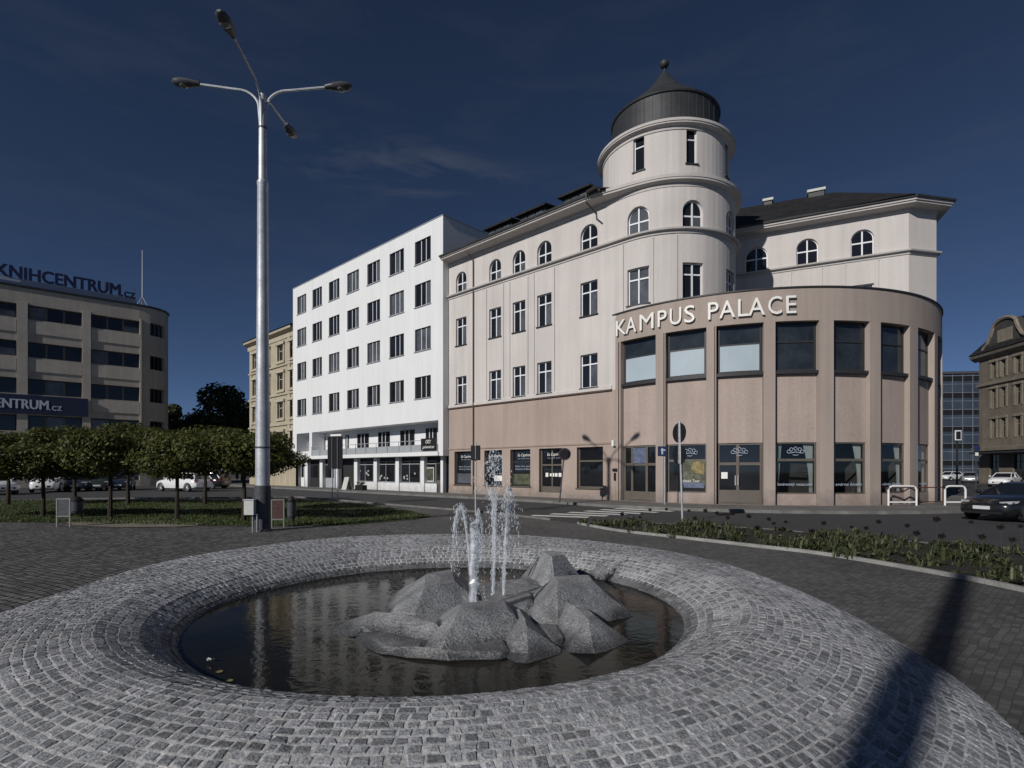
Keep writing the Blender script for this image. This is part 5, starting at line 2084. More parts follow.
b = G(682.5, 522)
o = empty('road_sign', tuple(b), 'pair of road sign discs seen from behind on a pale pole in the flower bed', 'road sign')
sign_pole(b, 3.3, 0.035, (-0.1, 0)).build('pole', M['steel'], o)
back_n = Vector((-0.55, -0.85, 0))
for z, rr in ((2.92, 0.33), (2.2, 0.33)):
    m = MB()
    disc(m, b + Vector((-0.1, 0.05, z)), Vector((0.93, 0.37, 0)), rr)
    m.build('sign_disc', M['signback'], o)
m = MB()
m.box(b + Vector((-0.1, 0.02, 2.56)), (0.06, 0.06, 1.3))
m.build('bracket', M['steel'], o)

b = atY(559.5, 26.6, 0.115)
o = empty('road_sign', tuple(b), 'single round road sign on a leaning pole before the third shop window', 'road sign')
sign_pole(b, 2.65, 0.035, (0.25, 0)).build('pole', M['steeldark'], o)
m = MB()
disc(m, b + Vector((0.24, -0.05, 2.35)), Vector((-0.2, -1, 0)), 0.30)
sd = m.build('sign_disc', M['signback'], o)
m = MB()
disc(m, b + Vector((0.24, -0.075, 2.35)), Vector((-0.2, -1, 0)), 0.30, 0.004)
m.build('red_ring', M['signred'], sd)
m = MB()
disc(m, b + Vector((0.24, -0.082, 2.35)), Vector((-0.2, -1, 0)), 0.235, 0.004)
m.build('blue_field', M['signback'], sd)

b = atY(664.5, 25.4, 0.115)
o = empty('road_sign', tuple(b), 'small square blue road sign on a thin pole beside the entrance', 'road sign')
sign_pole(b, 2.7, 0.028).build('pole', M['steel'], o)
m = MB()
m.box(b + Vector((-0.12, -0.04, 2.45)), (0.40, 0.02, 0.46))
sp = m.build('sign_plate', M['signblue'], o)
m = MB()
m.box(b + Vector((-0.12, -0.056, 2.45)), (0.08, 0.01, 0.28))
m.box(b + Vector((-0.08, -0.0625, 2.5)), (0.2, 0.01, 0.07))
m.build('symbol', M['paleletter'], sp)

b = G(335.5, 504.5)
o = empty('sign_board', tuple(b), 'large dark direction board seen from behind on two posts by the white block', 'sign board')
m = MB()
pn = Vector((0.92, -0.38, 0))
for s in (-0.2, 0.14):
    m.tube([b + pn * s, b + pn * s + Vector((0, 0, 3.1))], 0.035, 8)
m.build('post', M['steel'], o)
m = MB()
q = [b + pn * s + Vector((0.0, dy, z)) for z in (1.75, 3.35) for s, dy in ((-0.48, -0.03), (0.44, -0.03), (0.44, 0.02), (-0.48, 0.02))]
m.hexa(q)
bd = m.build('panel', M['signback'], o)
m = MB()
for s in (-0.2, 0.14):
    q = [b + pn * (s + ds) + Vector((0, dy, z)) for z in (1.8, 3.3) for ds, dy in ((-0.03, -0.07), (0.03, -0.07), (0.03, -0.032), (-0.03, -0.032))]
    m.hexa(q)
m.build('rail', M['lampgrey'], bd)
m = MB()
q = [b + pn * s + Vector((0.0, dy, z)) for z in (3.37, 3.46) for s, dy in ((-0.3, -0.04), (0.36, -0.04), (0.36, 0.02), (-0.3, 0.02))]
m.hexa(q)
m.build('top_plate', M['letter'], bd)

b = G(475.6, 515)
o = empty('traffic_signal', tuple(b), 'small dark signal box on a thin pole behind the water jets', 'traffic signal')
sign_pole(b, 2.75, 0.03).build('pole', M['steel'], o)
m = MB()
for s in (-0.085, 0.085):
    m.box(b + Vector((s, -0.05, 2.35)), (0.15, 0.12, 0.52))
m.box(b + Vector((0, 0.02, 2.35)), (0.36, 0.03, 0.56))
m.build('housing', M['black'], o)
m = MB()
m.box(b + Vector((0, -0.115, 2.35)), (0.016, 0.01, 0.5))
m.build('trim', M['steel'], o)

# boards and bins beside the lamp and on the lawn edge
b = LB + Vector((-0.13, -0.32, 0))
o = empty('meter_box', tuple(b), 'pale grey box on two thin legs left of the lamp base', 'box')
m = MB()
m.box(b + Vector((-0.07, 0, 0.68)), (0.26, 0.16, 0.40))
bx = m.build('cabinet', M['boxgrey'], o)
m = MB()
m.box(b + Vector((-0.07, 0, 0.89)), (0.30, 0.2, 0.025))
m.build('lid', M['steel'], bx)
m = MB()
for s in (0.0, 0.12):
    m.tube([b + Vector((s, 0, 0)), b + Vector((s, 0, 0.5))], 0.015, 6)
m.build('leg', M['steel'], o)


def frame_board(b, w, h, z0, label, mat, rz):
    o = empty('notice_board', tuple(b), label, 'notice board')
    T = Matrix.Translation(b) @ Matrix.Rotation(rz, 4, 'Z')
    m = MB()
    m.T = T
    for s in (-w / 2, w / 2):
        m.box((s, 0, (z0 + h) / 2), (0.035, 0.035, z0 + h))
    m.box((0, 0, z0), (w - 0.036, 0.03, 0.035))
    m.box((0, 0, z0 + h), (w + 0.035, 0.034, 0.035))
    m.build('frame', M['boardframe'], o)
    m = MB()
    m.T = T
    m.box((0, 0, z0 + h / 2), (w - 0.05, 0.012, h - 0.05))
    m.build('panel', mat, o)


frame_board(G(277.8, 527.5), 0.34, 0.58, 0.24, 'small framed notice board with rust-coloured panel right of the lamp base', M['poster_red'], 0.15)
frame_board(G(63.5, 527.0), 0.36, 0.52, 0.32, 'small framed notice board with dark panel beside the bin on the lawn edge', M['steeldark'], 0.1)


def bin_thing(b, label, r=0.17, h=0.75):
    o = empty('litter_bin', tuple(b), label, 'litter bin')
    m = MB()
    m.lathe([(0.0, 0.22), (r * 0.85, 0.22), (r, 0.3), (r, h), (r * 0.9, h), (r * 0.9, 0.3), (0, 0.3)], tuple(b), 20)
    m.build('bucket', M['steeldark'], o)
    m = MB()
    m.lathe([(r * 1.08, h + 0.03), (r * 1.08, h + 0.06), (r * 0.6, h + 0.16), (0, h + 0.18)], tuple(b), 20)
    m.build('lid', M['black'], o)
    m = MB()
    m.tube([b + Vector((0, r + 0.03, 0)), b + Vector((0, r + 0.03, h + 0.1))], 0.03, 8)
    m.build('post', M['black'], o)


bin_thing(G(291.5, 525.5), 'slim dark litter bin furthest right beside the framed board by the lamp', 0.13, 0.72)
bin_thing(G(76.5, 519.5), 'dark litter bin right of the framed board on the lawn edge', 0.19, 0.62)

# guard rails along the pavement
def guard(px0, px1, y0, y1, label):
    b = G((px0 + px1) / 2, 505.5, 0.115)
    Y = b.y
    o = empty('guard_rail', tuple(b), label, 'guard rail', 'white guard rails on the kerb')
    x0, x1 = (px0 - CX) / FPX * Y, (px1 - CX) / FPX * Y
    m = MB()
    zt, zl, r_ = 0.98, 0.26, 0.16
    pts = [(x0, Y, 0.115), (x0, Y, zt - r_), (x0 + 0.05, Y, zt - 0.05), (x0 + r_, Y, zt), (x1 - r_, Y, zt), (x1 - 0.05, Y, zt - 0.05), (x1, Y, zt - r_), (x1, Y, 0.115)]
    m.tube(pts, 0.042, 8)
    m.build('hoop', M['rail'], o, True)
    m = MB()
    m.tube([(x0, Y, zl), (x1, Y, zl)], 0.036, 8)
    m.build('lower_bar', M['rail'], o)


guard(888.5, 916.5, 489, 505, 'white hooped guard rail before the fifth pier of the curved front')
guard(945.0, 965.5, 487, 503, 'white hooped guard rail right of the curved front beside the black car')
b = G(884, 505.0, 0.115)
Y = b.y + 0.35
o = empty('pipe_railing', tuple(b), 'low dark brown pipe railing running before the curved shop front', 'railing')
m = MB()
xs = [(p - CX) / FPX * Y for p in (853, 869, 886, 918, 943)]
for x in xs:
    m.tube([(x, Y, 0.115), (x, Y, 0.9)], 0.025, 6)
m.build('post', M['brownrail'], o)
m = MB()
m.tube([(xs[0], Y, 0.9), (xs[-1], Y, 0.9)], 0.028, 6)
m.tube([(xs[0], Y, 0.25), (xs[-1], Y, 0.25)], 0.022, 6)
m.build('rail', M['brownrail'], o)

# things before the white block
b = on_wing(347, 1.3)
b = Vector((b.x, b.y, 0.115))
o = empty('pavement_board', tuple(b), 'grey folding pavement board standing before the white block', 'pavement board')
m = MB()
for s in (-1, 1):
    m.hexa([b + wd.to_3d() * a + win.to_3d() * (s * (0.3 - 0.28 * z / 1.0) + dy) + Vector((0, 0, z)) for z in (0, 1.0) for a, dy in ((-0.35, 0), (0.35, 0), (0.35, 0.03), (-0.35, 0.03))])
m.build('panel', M['boxgrey'], o)
m = MB()
m.box(b + Vector((0, 0, 1.01)), (0.2, 0.1, 0.03))
m.build('hinge', M['steel'], o)
b = on_wing(361, 1.2)
b = Vector((b.x, b.y, 0.115))
o = empty('planter', tuple(b), 'low dark planter box with small shrubs before the white block', 'planter')
m = MB()
m.hexa([b + wd.to_3d() * a + win.to_3d() * dy + Vector((0, 0, z)) for z in (0, 0.4) for a, dy in ((-0.55, -0.2), (0.55, -0.2), (0.55, 0.2), (-0.55, 0.2))])
m.build('box', M['black'], o)
m = MB()
for k in range(160):
    c = b + wd.to_3d() * rnd.uniform(-0.5, 0.5) + win.to_3d() * rnd.uniform(-0.15, 0.15) + Vector((0, 0, 0.4 + rnd.random() * 0.25))
    a = Vector((rnd.gauss(0, 1), rnd.gauss(0, 1), rnd.gauss(0, 1))).normalized() * 0.06
    e = a.cross(Vector((0.3, 0.5, 1))).normalized() * 0.04
    m.poly([c - a, c + e, c + a, c - e])
m.build('shrub', M['leaf_far'], o)

# far signals on the right street
b = atY(957, 40)
o = empty('traffic_light', tuple(b), 'traffic light with white-edged backboard on the far right corner', 'traffic light')
m = MB()
m.tube([b, b + Vector((0, 0, 4.6))], 0.06, 8)
m.build('pole', M['black'], o)
m = MB()
m.box(b + Vector((0, -0.1, 4.22)), (0.46, 0.03, 0.72))
bb = m.build('backboard', M['letter'], o)
m = MB()
m.box(b + Vector((0, -0.13, 4.22)), (0.32, 0.03, 0.56))
m.build('housing', M['black'], bb)
b = atY(976, 52)
o = empty('road_sign', tuple(b), 'far pair of small road signs on a pole left of the old house', 'road sign')
m = MB()
m.tube([b, b + Vector((0, 0, 4.1))], 0.05, 8)
m.build('pole', M['steeldark'], o)
m = MB()
disc(m, b + Vector((0, -0.08, 3.75)), Vector((0, -1, 0)), 0.33)
m.build('sign_disc', M['signblue'], o)
m = MB()
m.box(b + Vector((0, -0.09, 3.2)), (0.3, 0.02, 0.3))
m.build('sign_plate', M['letter'], o)


# ------------------------------------------------------------------ cars
def loft(m, rings, close=True):
    n = len(rings[0])
    ids = [[m.vert(p) for p in r] for r in rings]
    for a, b in zip(ids, ids[1:]):
        for k in range(n):
            q = (k + 1) % n
            m.face([a[k], a[q], b[q], b[k]])
    if close:
        m.face(ids[0][::-1])
        m.face(ids[-1])


def car(name, label, cat, loc, heading, paint, kind='hatch', group=None, plate=True):
    """heading: direction the nose points, in the ground plane"""
    o = empty(name, loc, label, cat, group)
    T = Matrix.Translation(Vector(loc)) @ Matrix.Rotation(heading, 4, 'Z')
    S = {'hatch': (4.1, 1.74, 1.47, 0.93, 0.98, (0.75, 1.35)), 'suv': (4.5, 1.84, 1.66, 1.06, 1.12, (0.85, 1.4)),
         'coupe': (4.1, 1.76, 1.27, 0.84, 0.88, (0.65, 1.4)), 'wagon': (4.6, 1.78, 1.48, 0.95, 1.0, (0.8, 1.45)), 'sedan': (4.6, 1.80, 1.45, 0.94, 1.0, (0.85, 1.5))}[kind]
    Ln, W, Ht, hood, belt, _ = S
    x0, x1 = -Ln / 2, Ln / 2
    hw = W / 2
    # stations nose (+x) to tail: x, half width, bottom, top
    tail_top = {'hatch': belt + 0.02, 'suv': belt + 0.02, 'coupe': belt - 0.02, 'wagon': belt + 0.02, 'sedan': belt}[kind]
    st = [(x1, 0.62 * hw, 0.34, 0.58), (x1 - 0.07, 0.80 * hw, 0.26, hood - 0.24), (x1 - 0.22, 0.91 * hw, 0.22, hood - 0.14), (x1 - 0.5, 0.97 * hw, 0.21, hood - 0.06), (x1 - 0.95, hw, 0.20, hood + 0.0), (x1 - 1.3, hw, 0.20, belt - 0.02),
          (0, hw, 0.20, belt), (x0 + 1.1, hw, 0.20, belt + 0.01), (x0 + 0.5, 0.97 * hw, 0.22, tail_top), (x0 + 0.15, 0.92 * hw, 0.28, tail_top - 0.05), (x0, 0.80 * hw, 0.36, tail_top - 0.22)]
    rings = []
    for x, w, zb, zt in st:
        h = zt - zb
        half = [(0.0, zb), (0.80 * w, zb), (0.95 * w, zb + 0.10 * h), (w, zb + 0.32 * h), (w * 0.995, zb + 0.62 * h), (w * 0.95, zb + 0.86 * h), (w * 0.84, zt - 0.01), (0.5 * w, zt + 0.02), (0, zt + 0.03)]
        ring = [(x, y, z) for y, z in half] + [(x, -y, z) for y, z in half[1:-1][::-1]]
        rings.append(ring)
    m = MB()
    m.T = T
    loft(m, rings)
    body = m.build('body', paint, o, True)
    # glasshouse
    fx = {'hatch': (x1 - 1.05, x1 - 1.75, x0 + 0.55, x0 + 0.12), 'suv': (x1 - 1.15, x1 - 1.8, x0 + 0.45, x0 + 0.14), 'coupe': (x1 - 1.15, x1 - 2.0, x0 + 1.35, x0 + 0.45),
          'wagon': (x1 - 1.15, x1 - 1.85, x0 + 0.5, x0 + 0.12), 'sedan': (x1 - 1.2, x1 - 1.95, x0 + 1.35, x0 + 0.75)}[kind]
    wb_, wt_ = 0.92 * hw, 0.70 * hw
    zb, zt = belt - 0.02, Ht - 0.04
    B = [(fx[0], wb_ * 0.86), (fx[1], wb_), (fx[2], wb_), (fx[3], wb_ * 0.86)]
    m = MB()
    m.T = T
    low = [(fx[0], -wb_ * 0.9, zb), (fx[0], wb_ * 0.9, zb), (fx[3], wb_ * 0.88, zb), (fx[3], -wb_ * 0.88, zb)]
    top = [(fx[1], -wt_ * 0.95, zt), (fx[1], wt_ * 0.95, zt), (fx[2], wt_ * 0.93, zt), (fx[2], -wt_ * 0.93, zt)]
    m.hexa(low + top)
    m.build('glasshouse', M['carglass'], o)
    m = MB()
    m.T = T
    rr = []
    for x, w, dz in ((fx[1] + 0.06, wt_ * 0.88, 0.0), (fx[1] - 0.1, wt_ * 0.98, 0.05), ((fx[1] + fx[2]) / 2, wt_, 0.07), (fx[2] + 0.1, wt_ * 0.97, 0.05), (fx[2] - 0.06, wt_ * 0.86, 0.0)):
        rr.append([(x, -w, zt - 0.03), (x, -w * 0.97, zt + dz * 0.5), (x, -w * 0.7, zt + dz), (x, w * 0.7, zt + dz), (x, w * 0.97, zt + dz * 0.5), (x, w, zt - 0.03)])
    loft(m, rr)
    m.build('roof', paint, o, True)
    m = MB()
    m.T = T
    for s in (-1, 1):
        m.tube([(fx[0] + 0.02, s * wb_ * 0.9, zb), (fx[1], s * wt_ * 0.95, zt)], 0.04, 6)
        m.tube([(fx[3], s * wb_ * 0.88, zb), (fx[2], s * wt_ * 0.93, zt)], 0.055, 6)
        xm = (fx[1] + fx[2]) / 2 - 0.1
        m.tube([(xm, s * wb_ * 0.93, zb), (xm, s * wt_ * 0.955, zt)], 0.03, 6)
        m.tube([(fx[0], s * wb_ * 0.91, zb + 0.01), (fx[3], s * wb_ * 0.9, zb + 0.01)], 0.025, 6)
    m.build('pillars', paint, o)
    # wheels
    wr = 0.32 if kind != 'suv' else 0.36
    for wx in (x1 - 0.82, x0 + 0.80):
        for s in (-1, 1):
            m = MB()
            cy = s * (hw - 0.09)
            ring = []
            for yy, r in ((-0.10, wr * 0.7), (-0.10, wr * 0.95), (-0.07, wr), (0.07, wr), (0.10, wr * 0.95), (0.10, wr * 0.62)):
                ring.append([T @ Vector((wx + r * math.cos(2 * math.pi * k / 20), cy + yy, wr + r * math.sin(2 * math.pi * k / 20))) for k in range(20)])
            loft(m, ring)
            wh = m.build('wheel', M['tyre'], o)
            m = MB()
            m.T = T
            yo = cy + s * 0.105
            for k in range(5):
                a = 2 * math.pi * k / 5
                m.tube([(wx, yo, wr), (wx + wr * 0.62 * math.cos(a), yo, wr + wr * 0.62 * math.sin(a))], 0.035, 5)
            rg = [(wx + wr * 0.63 * math.cos(2 * math.pi * k / 16), yo, wr + wr * 0.63 * math.sin(2 * math.pi * k / 16)) for k in range(17)]
            m.tube(rg, 0.025, 5)
            m.build('rim', M['rim'], wh)
    for wx in (x1 - 0.82, x0 + 0.80):
        for s in (-1, 1):
            m = MB()
            m.T = T
            yy = s * (hw * 0.985)
            arc = [(wx + (wr + 0.05) * math.cos(math.pi * k / 12 - 0.15), yy, wr + (wr + 0.05) * math.sin(math.pi * k / 12 - 0.15)) for k in range(15)]
            m.tube(arc, 0.035, 5)
            m.build('wheel_arch', M['black'], o)
    # lamps, plates, mirrors, bumpers
    for s in (-1, 1):
        m = MB()
        m.T = T
        zz = hood - 0.20
        m.hexa([(x1 - 0.14, s * 0.52 * hw, zz - 0.05), (x1 - 0.06, s * 0.52 * hw, zz - 0.05), (x1 - 0.15, s * 0.84 * hw, zz - 0.04), (x1 - 0.36, s * 0.92 * hw, zz - 0.01),
                (x1 - 0.22, s * 0.50 * hw, zz + 0.02), (x1 - 0.13, s * 0.50 * hw, zz + 0.02), (x1 - 0.21, s * 0.86 * hw, zz + 0.055), (x1 - 0.46, s * 0.93 * hw, zz + 0.06)])
        m.build('headlight', M['headlight'], o)
        m = MB()
        m.T = T
        zz = tail_top - 0.18
        m.box((x0 + 0.07, s * 0.74 * hw, zz), (0.12, 0.26, 0.2))
        m.build('taillight', M['taillight'], o)
        m = MB()
        m.T = T
        m.ball((fx[0] - 0.25, s * (hw + 0.09), belt + 0.07), 0.1, 8, 6, (0.8, 1, 0.75))
        m.build('mirror', paint, o, True)
    m = MB()
    m.T = T
    m.box((x1 - 0.02, 0, 0.47), (0.06, 0.95 * hw, 0.13))
    m.box((x1 - 0.06, 0, 0.30), (0.1, 1.3 * hw, 0.08))
    m.build('grille', M['black'], o)
    if plate:
        m = MB()
        m.T = T
        m.box((x1 + 0.025, 0, 0.46), (0.02, 0.50, 0.11))
        m.box((x0 - 0.02, 0, 0.62), (0.02, 0.50, 0.11))
        m.build('number_plate', M['plate'], o)
    return o


bc = Vector((17.05, 18.55, 0))
car('parked_car', 'low black coupe with lit-looking clear headlights driving at the right edge', 'car', (17.55, 18.9, 0), R(198), M['carblack'], 'coupe')
car('parked_car', 'white off-road car facing the square behind the clipped trees', 'car', tuple(atY(51, 43)), R(-62), M['carwhite'], 'suv')
car('parked_car', 'white hatchback cut off by the left edge of the photo', 'car', tuple(atY(-10, 38)), R(-20), M['carwhite'], 'hatch')
car('parked_car', 'dark blue hatchback just right of the white off-road car', 'car', tuple(atY(84, 45)), R(-70), M['carblue'], 'hatch')
car('parked_car', 'dark green car parked left of the dark blue sedan', 'car', tuple(atY(104, 46)), R(-65), M['cargreen'], 'wagon')
car('parked_car', 'dark blue sedan at the right end of the dark parked cars', 'car', tuple(atY(121, 47)), R(-60), M['carblue'], 'sedan')
car('parked_car', 'white estate car between the clipped trees left of the street lamp', 'car', tuple(atY(184, 44)), R(158), M['carwhite'], 'wagon')
car('parked_car', 'dark car half hidden behind the white estate car', 'car', tuple(atY(206, 50)), R(170), M['carblack'], 'hatch')
car('parked_car', 'silver hatchback far down the right street, left of the white sedan', 'car', tuple(atY(970, 72)), R(230), M['carsilver'], 'hatch')
car('parked_car', 'white sedan far down the right street before the old house', 'car', tuple(atY(1005, 56)), R(214), M['carwhite'], 'sedan')
car('parked_car', 'white car furthest away beside the curved front in the right street', 'car', tuple(atY(950, 88)), R(200), M['carwhite'], 'hatch')


# ------------------------------------------------------------------ trees
def leaf_cloud(seed, n, blobs, size):
    q = random.Random(seed)
    m = MB()
    wsum = [b[1][0] * b[1][1] for b in blobs]
    for k in range(n):
        c, rad = q.choices(blobs, wsum)[0]
        d = Vector((q.gauss(0, 1), q.gauss(0, 1), q.gauss(0, 1))).normalized()
        f = 0.45 + 0.6 * q.random() ** 0.55
        p = Vector(c) + Vector((d.x * rad[0], d.y * rad[1], d.z * rad[2])) * f
        nrm = (d + Vector((q.gauss(0, .6), q.gauss(0, .6), q.gauss(0, .6) + 0.5))).normalized()
        a = nrm.cross(Vector((q.gauss(0, 1), q.gauss(0, 1), q.gauss(0, 1)))).normalized()
        b = nrm.cross(a)
        s = size * q.uniform(0.6, 1.35)
        m.poly([p - a * s, p + b * s * 0.55 - a * 0.2 * s, p + a * s, p - b * s * 0.55 + a * 0.1 * s])
    return m


def clipped_blobs(seed, wr, z0, z1):
    q = random.Random(seed)
    out = [((0, 0, (z0 + z1) / 2), (wr * 0.75, wr * 0.75, (z1 - z0) * 0.42))]
    for k in range(18):
        a = q.uniform(0, 6.28)
        r = wr * math.sqrt(q.random()) * 0.78
        zz = z0 + (z1 - z0) * (0.34 + 0.40 * q.random()) + (1 - r / wr) * 0.10
        s = q.uniform(0.30, 0.48)
        out.append(((r * math.cos(a), r * math.sin(a), zz), (s * wr * 0.85, s * wr * 0.85, s * 0.95)))
    return out


crowns = []
tree_lbl = {
    -28: 'clipped round-headed tree at the left edge, mostly cut off',
    43: 'clipped tree whose trunk stands before the white off-road car',
    110: 'clipped tree whose trunk stands right of the dark litter bin on the lawn edge',
    177: 'clipped tree whose trunk stands before the white estate car',
    244: 'clipped tree just left of the street lamp',
}
proto = {}
for i, (px, Yt) in enumerate(((-28, 19.6), (43, 19.6), (110, 19.3), (177, 18.7), (244, 18.4))):
    b = atY(px, Yt)
    o = empty('clipped_tree', tuple(b), tree_lbl[px], 'tree', 'clipped trees in a row on the lawn')
    var = i % 3
    if var not in proto:
        cm = leaf_cloud(20 + var, 14000, clipped_blobs(40 + var, 2.0, 1.32, 3.2), 0.062)
        cr = cm.build('crown', M['leaf'])
        cr.parent = o
        m = MB()
        q = random.Random(90 + var)
        m.tube([(0, 0, 0), (0.02, 0, 0.9), (-0.01, 0.01, 1.7), (0, 0, 2.1)], [0.085, 0.06, 0.058, 0.05], 8)
        for k in range(7):
            a = k * 0.9 + q.random()
            rr = q.uniform(0.5, 1.2)
            m.tube([(0, 0, 1.6 + 0.06 * k), (rr * 0.45 * math.cos(a), rr * 0.45 * math.sin(a), 1.95 + 0.05 * k), (rr * math.cos(a), rr * math.sin(a), 2.3 + 0.06 * k)], [0.035, 0.025, 0.01], 6)
        tk = m.build('trunk', M['bark'])
        tk.parent = o
        proto[var] = (cr, tk)
    else:
        for src in proto[var]:
            c = src.copy()
            c.parent = o
            c.rotation_euler = (0, 0, 1.9 * i)
            col.objects.link(c)
    if px < 60:
        o.scale = (0.95, 0.95, 0.86 if px > 0 else 0.82)
    if px == 177:
        o.scale = (1, 1, 0.93)
# second row across the lawn, a little higher
row2_lbl = ['clipped tree of the back row behind the left edge of the lawn', 'clipped tree of the back row between the white off-road car and the store',
            'clipped tree of the back row above the dark parked cars', 'clipped tree of the back row above the white estate car', 'clipped tree of the back row right of the street lamp']
for i, px in enumerate((8, 75, 128, 205, 268)):
    b = atY(px if px < 260 else 258, 27.0 if px < 260 else 23.0)
    o = empty('clipped_tree', tuple(b), row2_lbl[i], 'tree', 'clipped trees in a row on the lawn')
    s = 1.20 if px < 260 else 0.98
    for src in proto[(i + 1) % 3]:
        c = src.copy()
        c.parent = o
        c.scale = (s, s, s * ((0.98 if px < 60 else 1.06) if px < 260 else 0.97))
        c.rotation_euler = (0, 0, 2.3 * i + 0.7)
        col.objects.link(c)


def big_tree(px, Y, top, wr, seed, label):
    b = atY(px, Y)
    o = empty('background_tree', tuple(b), label, 'tree', 'dark trees behind the lawn')
    q = random.Random(seed)
    blobs = []
    for k in range(15):
        t = q.random()
        zz = top * (0.34 + 0.58 * t)
        r = wr * (1 - abs(t - 0.35) * 1.05) * 0.75
        a = q.uniform(0, 6.28)
        s = wr * q.uniform(0.28, 0.46)
        blobs.append(((r * math.cos(a), r * math.sin(a), zz), (s, s, s * 0.8)))
    cr = leaf_cloud(seed, 4200, blobs, 0.30).build('crown', M['leaf_far'])
    cr.parent = o
    m = MB()
    m.tube([(0, 0, 0), (0.1, 0, top * 0.3), (0, 0.1, top * 0.6), (0, 0, top * 0.85)], [0.35, 0.26, 0.15, 0.05], 8)
    for k in range(8):
        a = q.uniform(0, 6.28)
        z0 = top * (0.25 + 0.05 * k)
        m.tube([(0, 0, z0), (wr * 0.4 * math.cos(a), wr * 0.4 * math.sin(a), z0 + top * 0.12), (wr * 0.75 * math.cos(a), wr * 0.75 * math.sin(a), z0 + top * 0.22)], [0.12, 0.08, 0.02], 6)
    tk = m.build('trunk', M['bark'])
    tk.parent = o


big_tree(226, 72, 12.4, 5.2, 5, 'tallest dark tree, just left of the tan house')
big_tree(203, 76, 10.4, 5.0, 6, 'middle-height dark tree left of the tallest one')
big_tree(183, 78, 10.6, 4.4, 7, 'dark tree rising beside the corner of the concrete store')
big_tree(243, 84, 11.8, 4.6, 8, 'dark tree partly hidden behind the street lamp pole')
big_tree(168, 86, 13.0, 2.6, 9, 'narrow dark tree touching the concrete store corner')


# ------------------------------------------------------------------ lawn, flower bed
def in_poly(p, poly):
    ins = False
    n = len(poly)
    for i in range(n):
        a, b = poly[i], poly[(i + 1) % n]
        if (a[1] > p[1]) != (b[1] > p[1]) and p[0] < (b[0] - a[0]) * (p[1] - a[1]) / (b[1] - a[1]) + a[0]:
            ins = not ins
    return ins


m = MB()
q = random.Random(3)
cnt = 0
while cnt < 26000:
    x, y = q.uniform(-30, -2.9), 16.5 + 16 * q.random() ** 1.5
    if not in_poly((x, y), grass_poly):
        continue
    if mn.noise(Vector((x * 0.7, y * 0.7, 5))) < -0.28:
        continue
    cnt += 1
    h = q.uniform(0.04, 0.11)
    a = q.uniform(0, 6.28)
    dx, dy = 0.02 * math.cos(a), 0.02 * math.sin(a)
    lx, ly = q.gauss(0, 0.03), q.gauss(0, 0.03)
    m.poly([(x - dx, y - dy, 0.01), (x + dx, y + dy, 0.01), (x + lx, y + ly, h)])
tag(m.build('grass_blades', M['blade']), 'short green lawn grass behind the paved square', 'grass', kind='stuff')

m = MB()
q = random.Random(11)
tufts = 0
while tufts < 720:
    x, y = q.uniform(2.2, 11.2), q.uniform(2.0, 17.5)
    if not in_poly((x, y), bed_poly):
        continue
    dens = mn.noise(Vector((x * 0.8, y * 0.8, 9)))
    if dens < -0.02 and q.random() < 0.85:
        continue
    tufts += 1
    H0 = q.uniform(0.07, 0.27) * (1.0 + 0.7 * dens)
    wide = q.random() < 0.35
    for k in range(q.randint(10, 18)):
        a = q.uniform(0, 6.28)
        r = q.uniform(0.05, 0.22)
        h = H0 * q.uniform(0.6, 1.15)
        wdt = q.uniform(0.010, 0.018) * (1.8 if wide else 1)
        px_, py_ = x + q.gauss(0, 0.05), y + q.gauss(0, 0.05)
        sx, sy = -math.sin(a) * wdt, math.cos(a) * wdt
        bx, by = px_ + r * 0.45 * math.cos(a), py_ + r * 0.45 * math.sin(a)
        tx, ty = px_ + r * math.cos(a), py_ + r * math.sin(a)
        i = [m.vert((px_ - sx, py_ - sy, 0.03)), m.vert((px_ + sx, py_ + sy, 0.03)), m.vert((bx + sx, by + sy, h * 0.75)), m.vert((bx - sx, by - sy, h * 0.75)), m.vert((tx, ty, h * q.uniform(0.7, 1.0)))]
        m.face([i[0], i[1], i[2], i[3]])
        m.face([i[3], i[2], i[4]])
tag(m.build('bed_foliage', M['bedleaf']), 'low strappy green foliage filling the flower bed along the road', 'plants', kind='stuff')

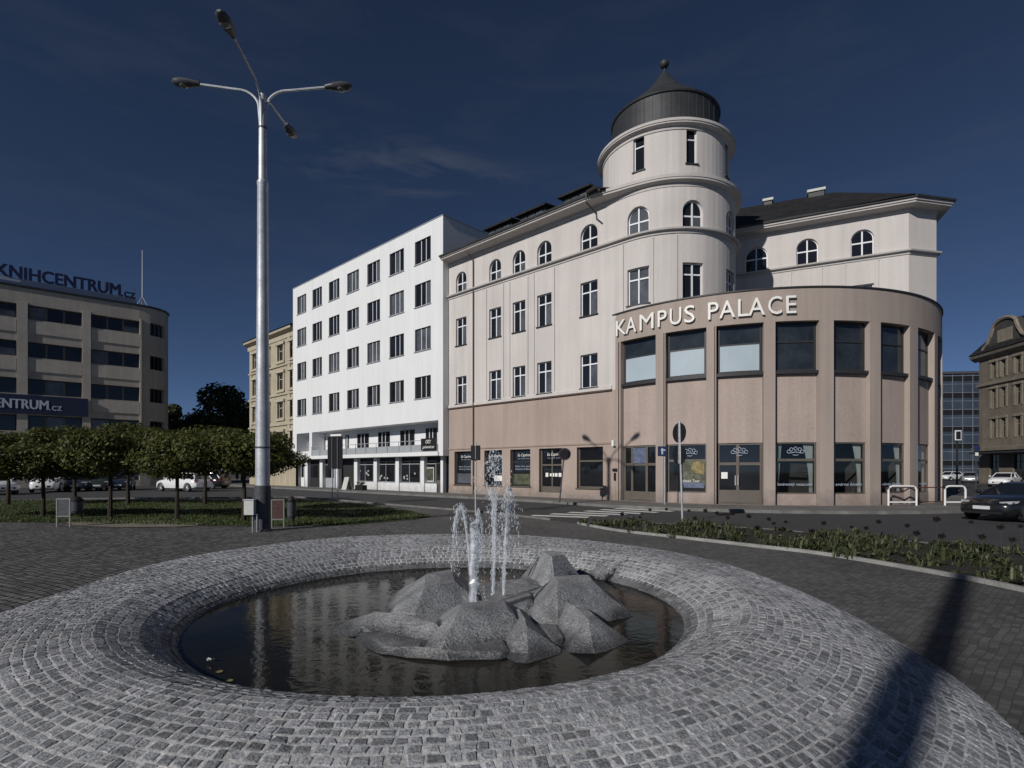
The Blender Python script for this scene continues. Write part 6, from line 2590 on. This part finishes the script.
fl = [(769, 519), (786, 523), (774, 524), (824, 523), (852, 527), (866.5, 528), (879, 521.5), (907.5, 525.5), (917, 533), (937, 519), (749, 516), (642, 513.5), (650, 509.5), (666.5, 509), (689, 510.5), (705.5, 510.5), (717, 513), (733, 513.5), (749.5, 516.5), (728, 517.5),
      (852, 527.5), (866, 528.2), (880, 520.5), (908, 525.5), (918, 533), (938.5, 520), (942, 538.5), (971.5, 522), (1001, 527), (982.5, 536.6), (1021, 526), (1013, 541), (955, 546), (640, 517), (622, 514), (695, 518), (812, 531)]
seen = []
proto_fl = None
for px, py in fl:
    if any(abs(px - a) < 3 and abs(py - b) < 3 for a, b in seen):
        continue
    seen.append((px, py))
    # stand the stem in the bed along this direction
    Ys = [8 + 0.1 * k for k in range(95)]
    Ys = [Y for Y in Ys if in_poly(((px - CX) / FPX * Y, Y), bed_poly)]
    if not Ys:
        continue
    Y = Ys[0] + (Ys[-1] - Ys[0]) * q.uniform(0.45, 0.9)
    z = EYE + (HY - py) / FPX * Y
    if z < 0.25:
        Y = Ys[0] + (Ys[-1] - Ys[0]) * 0.3
        z = EYE + (HY - py) / FPX * Y
    b = atY(px, Y, 0.03)
    hgt = max(0.3, z - 0.03)
    if proto_fl is None:
        o = empty('seed_head_flower', tuple(b), 'dark round seed head on a thin stem standing in the flower bed', 'flower', 'dark seed heads in the flower bed')
        mm = MB()
        mm.tube([(0, 0, 0), (0.01, 0, 0.5), (0, 0.01, 1.0)], 0.007, 5)
        a_ = mm.build('stem', M['stem'])
        a_.parent = o
        mm = MB()
        for k in range(90):
            d = Vector((q.gauss(0, 1), q.gauss(0, 1), q.gauss(0, 1))).normalized()
            c = d * q.uniform(0.03, 0.09)
            e = d.cross(Vector((0.2, 0.7, 0.4))).normalized() * 0.022
            mm.poly([c - e, c + d * 0.03, c + e, c - d * 0.02])
        h_ = mm.build('head', M['flower'])
        h_.parent = o
        proto_fl = o
    else:
        o = copy_tree(proto_fl)
        o.location = b
    for ch in o.children:
        if ch.name.startswith('stem'):
            ch.scale = (1, 1, hgt)
        else:
            ch.location = (0, 0.01, hgt)
            s = q.uniform(0.45, 0.85)
            ch.scale = (s, s, s * 0.85)
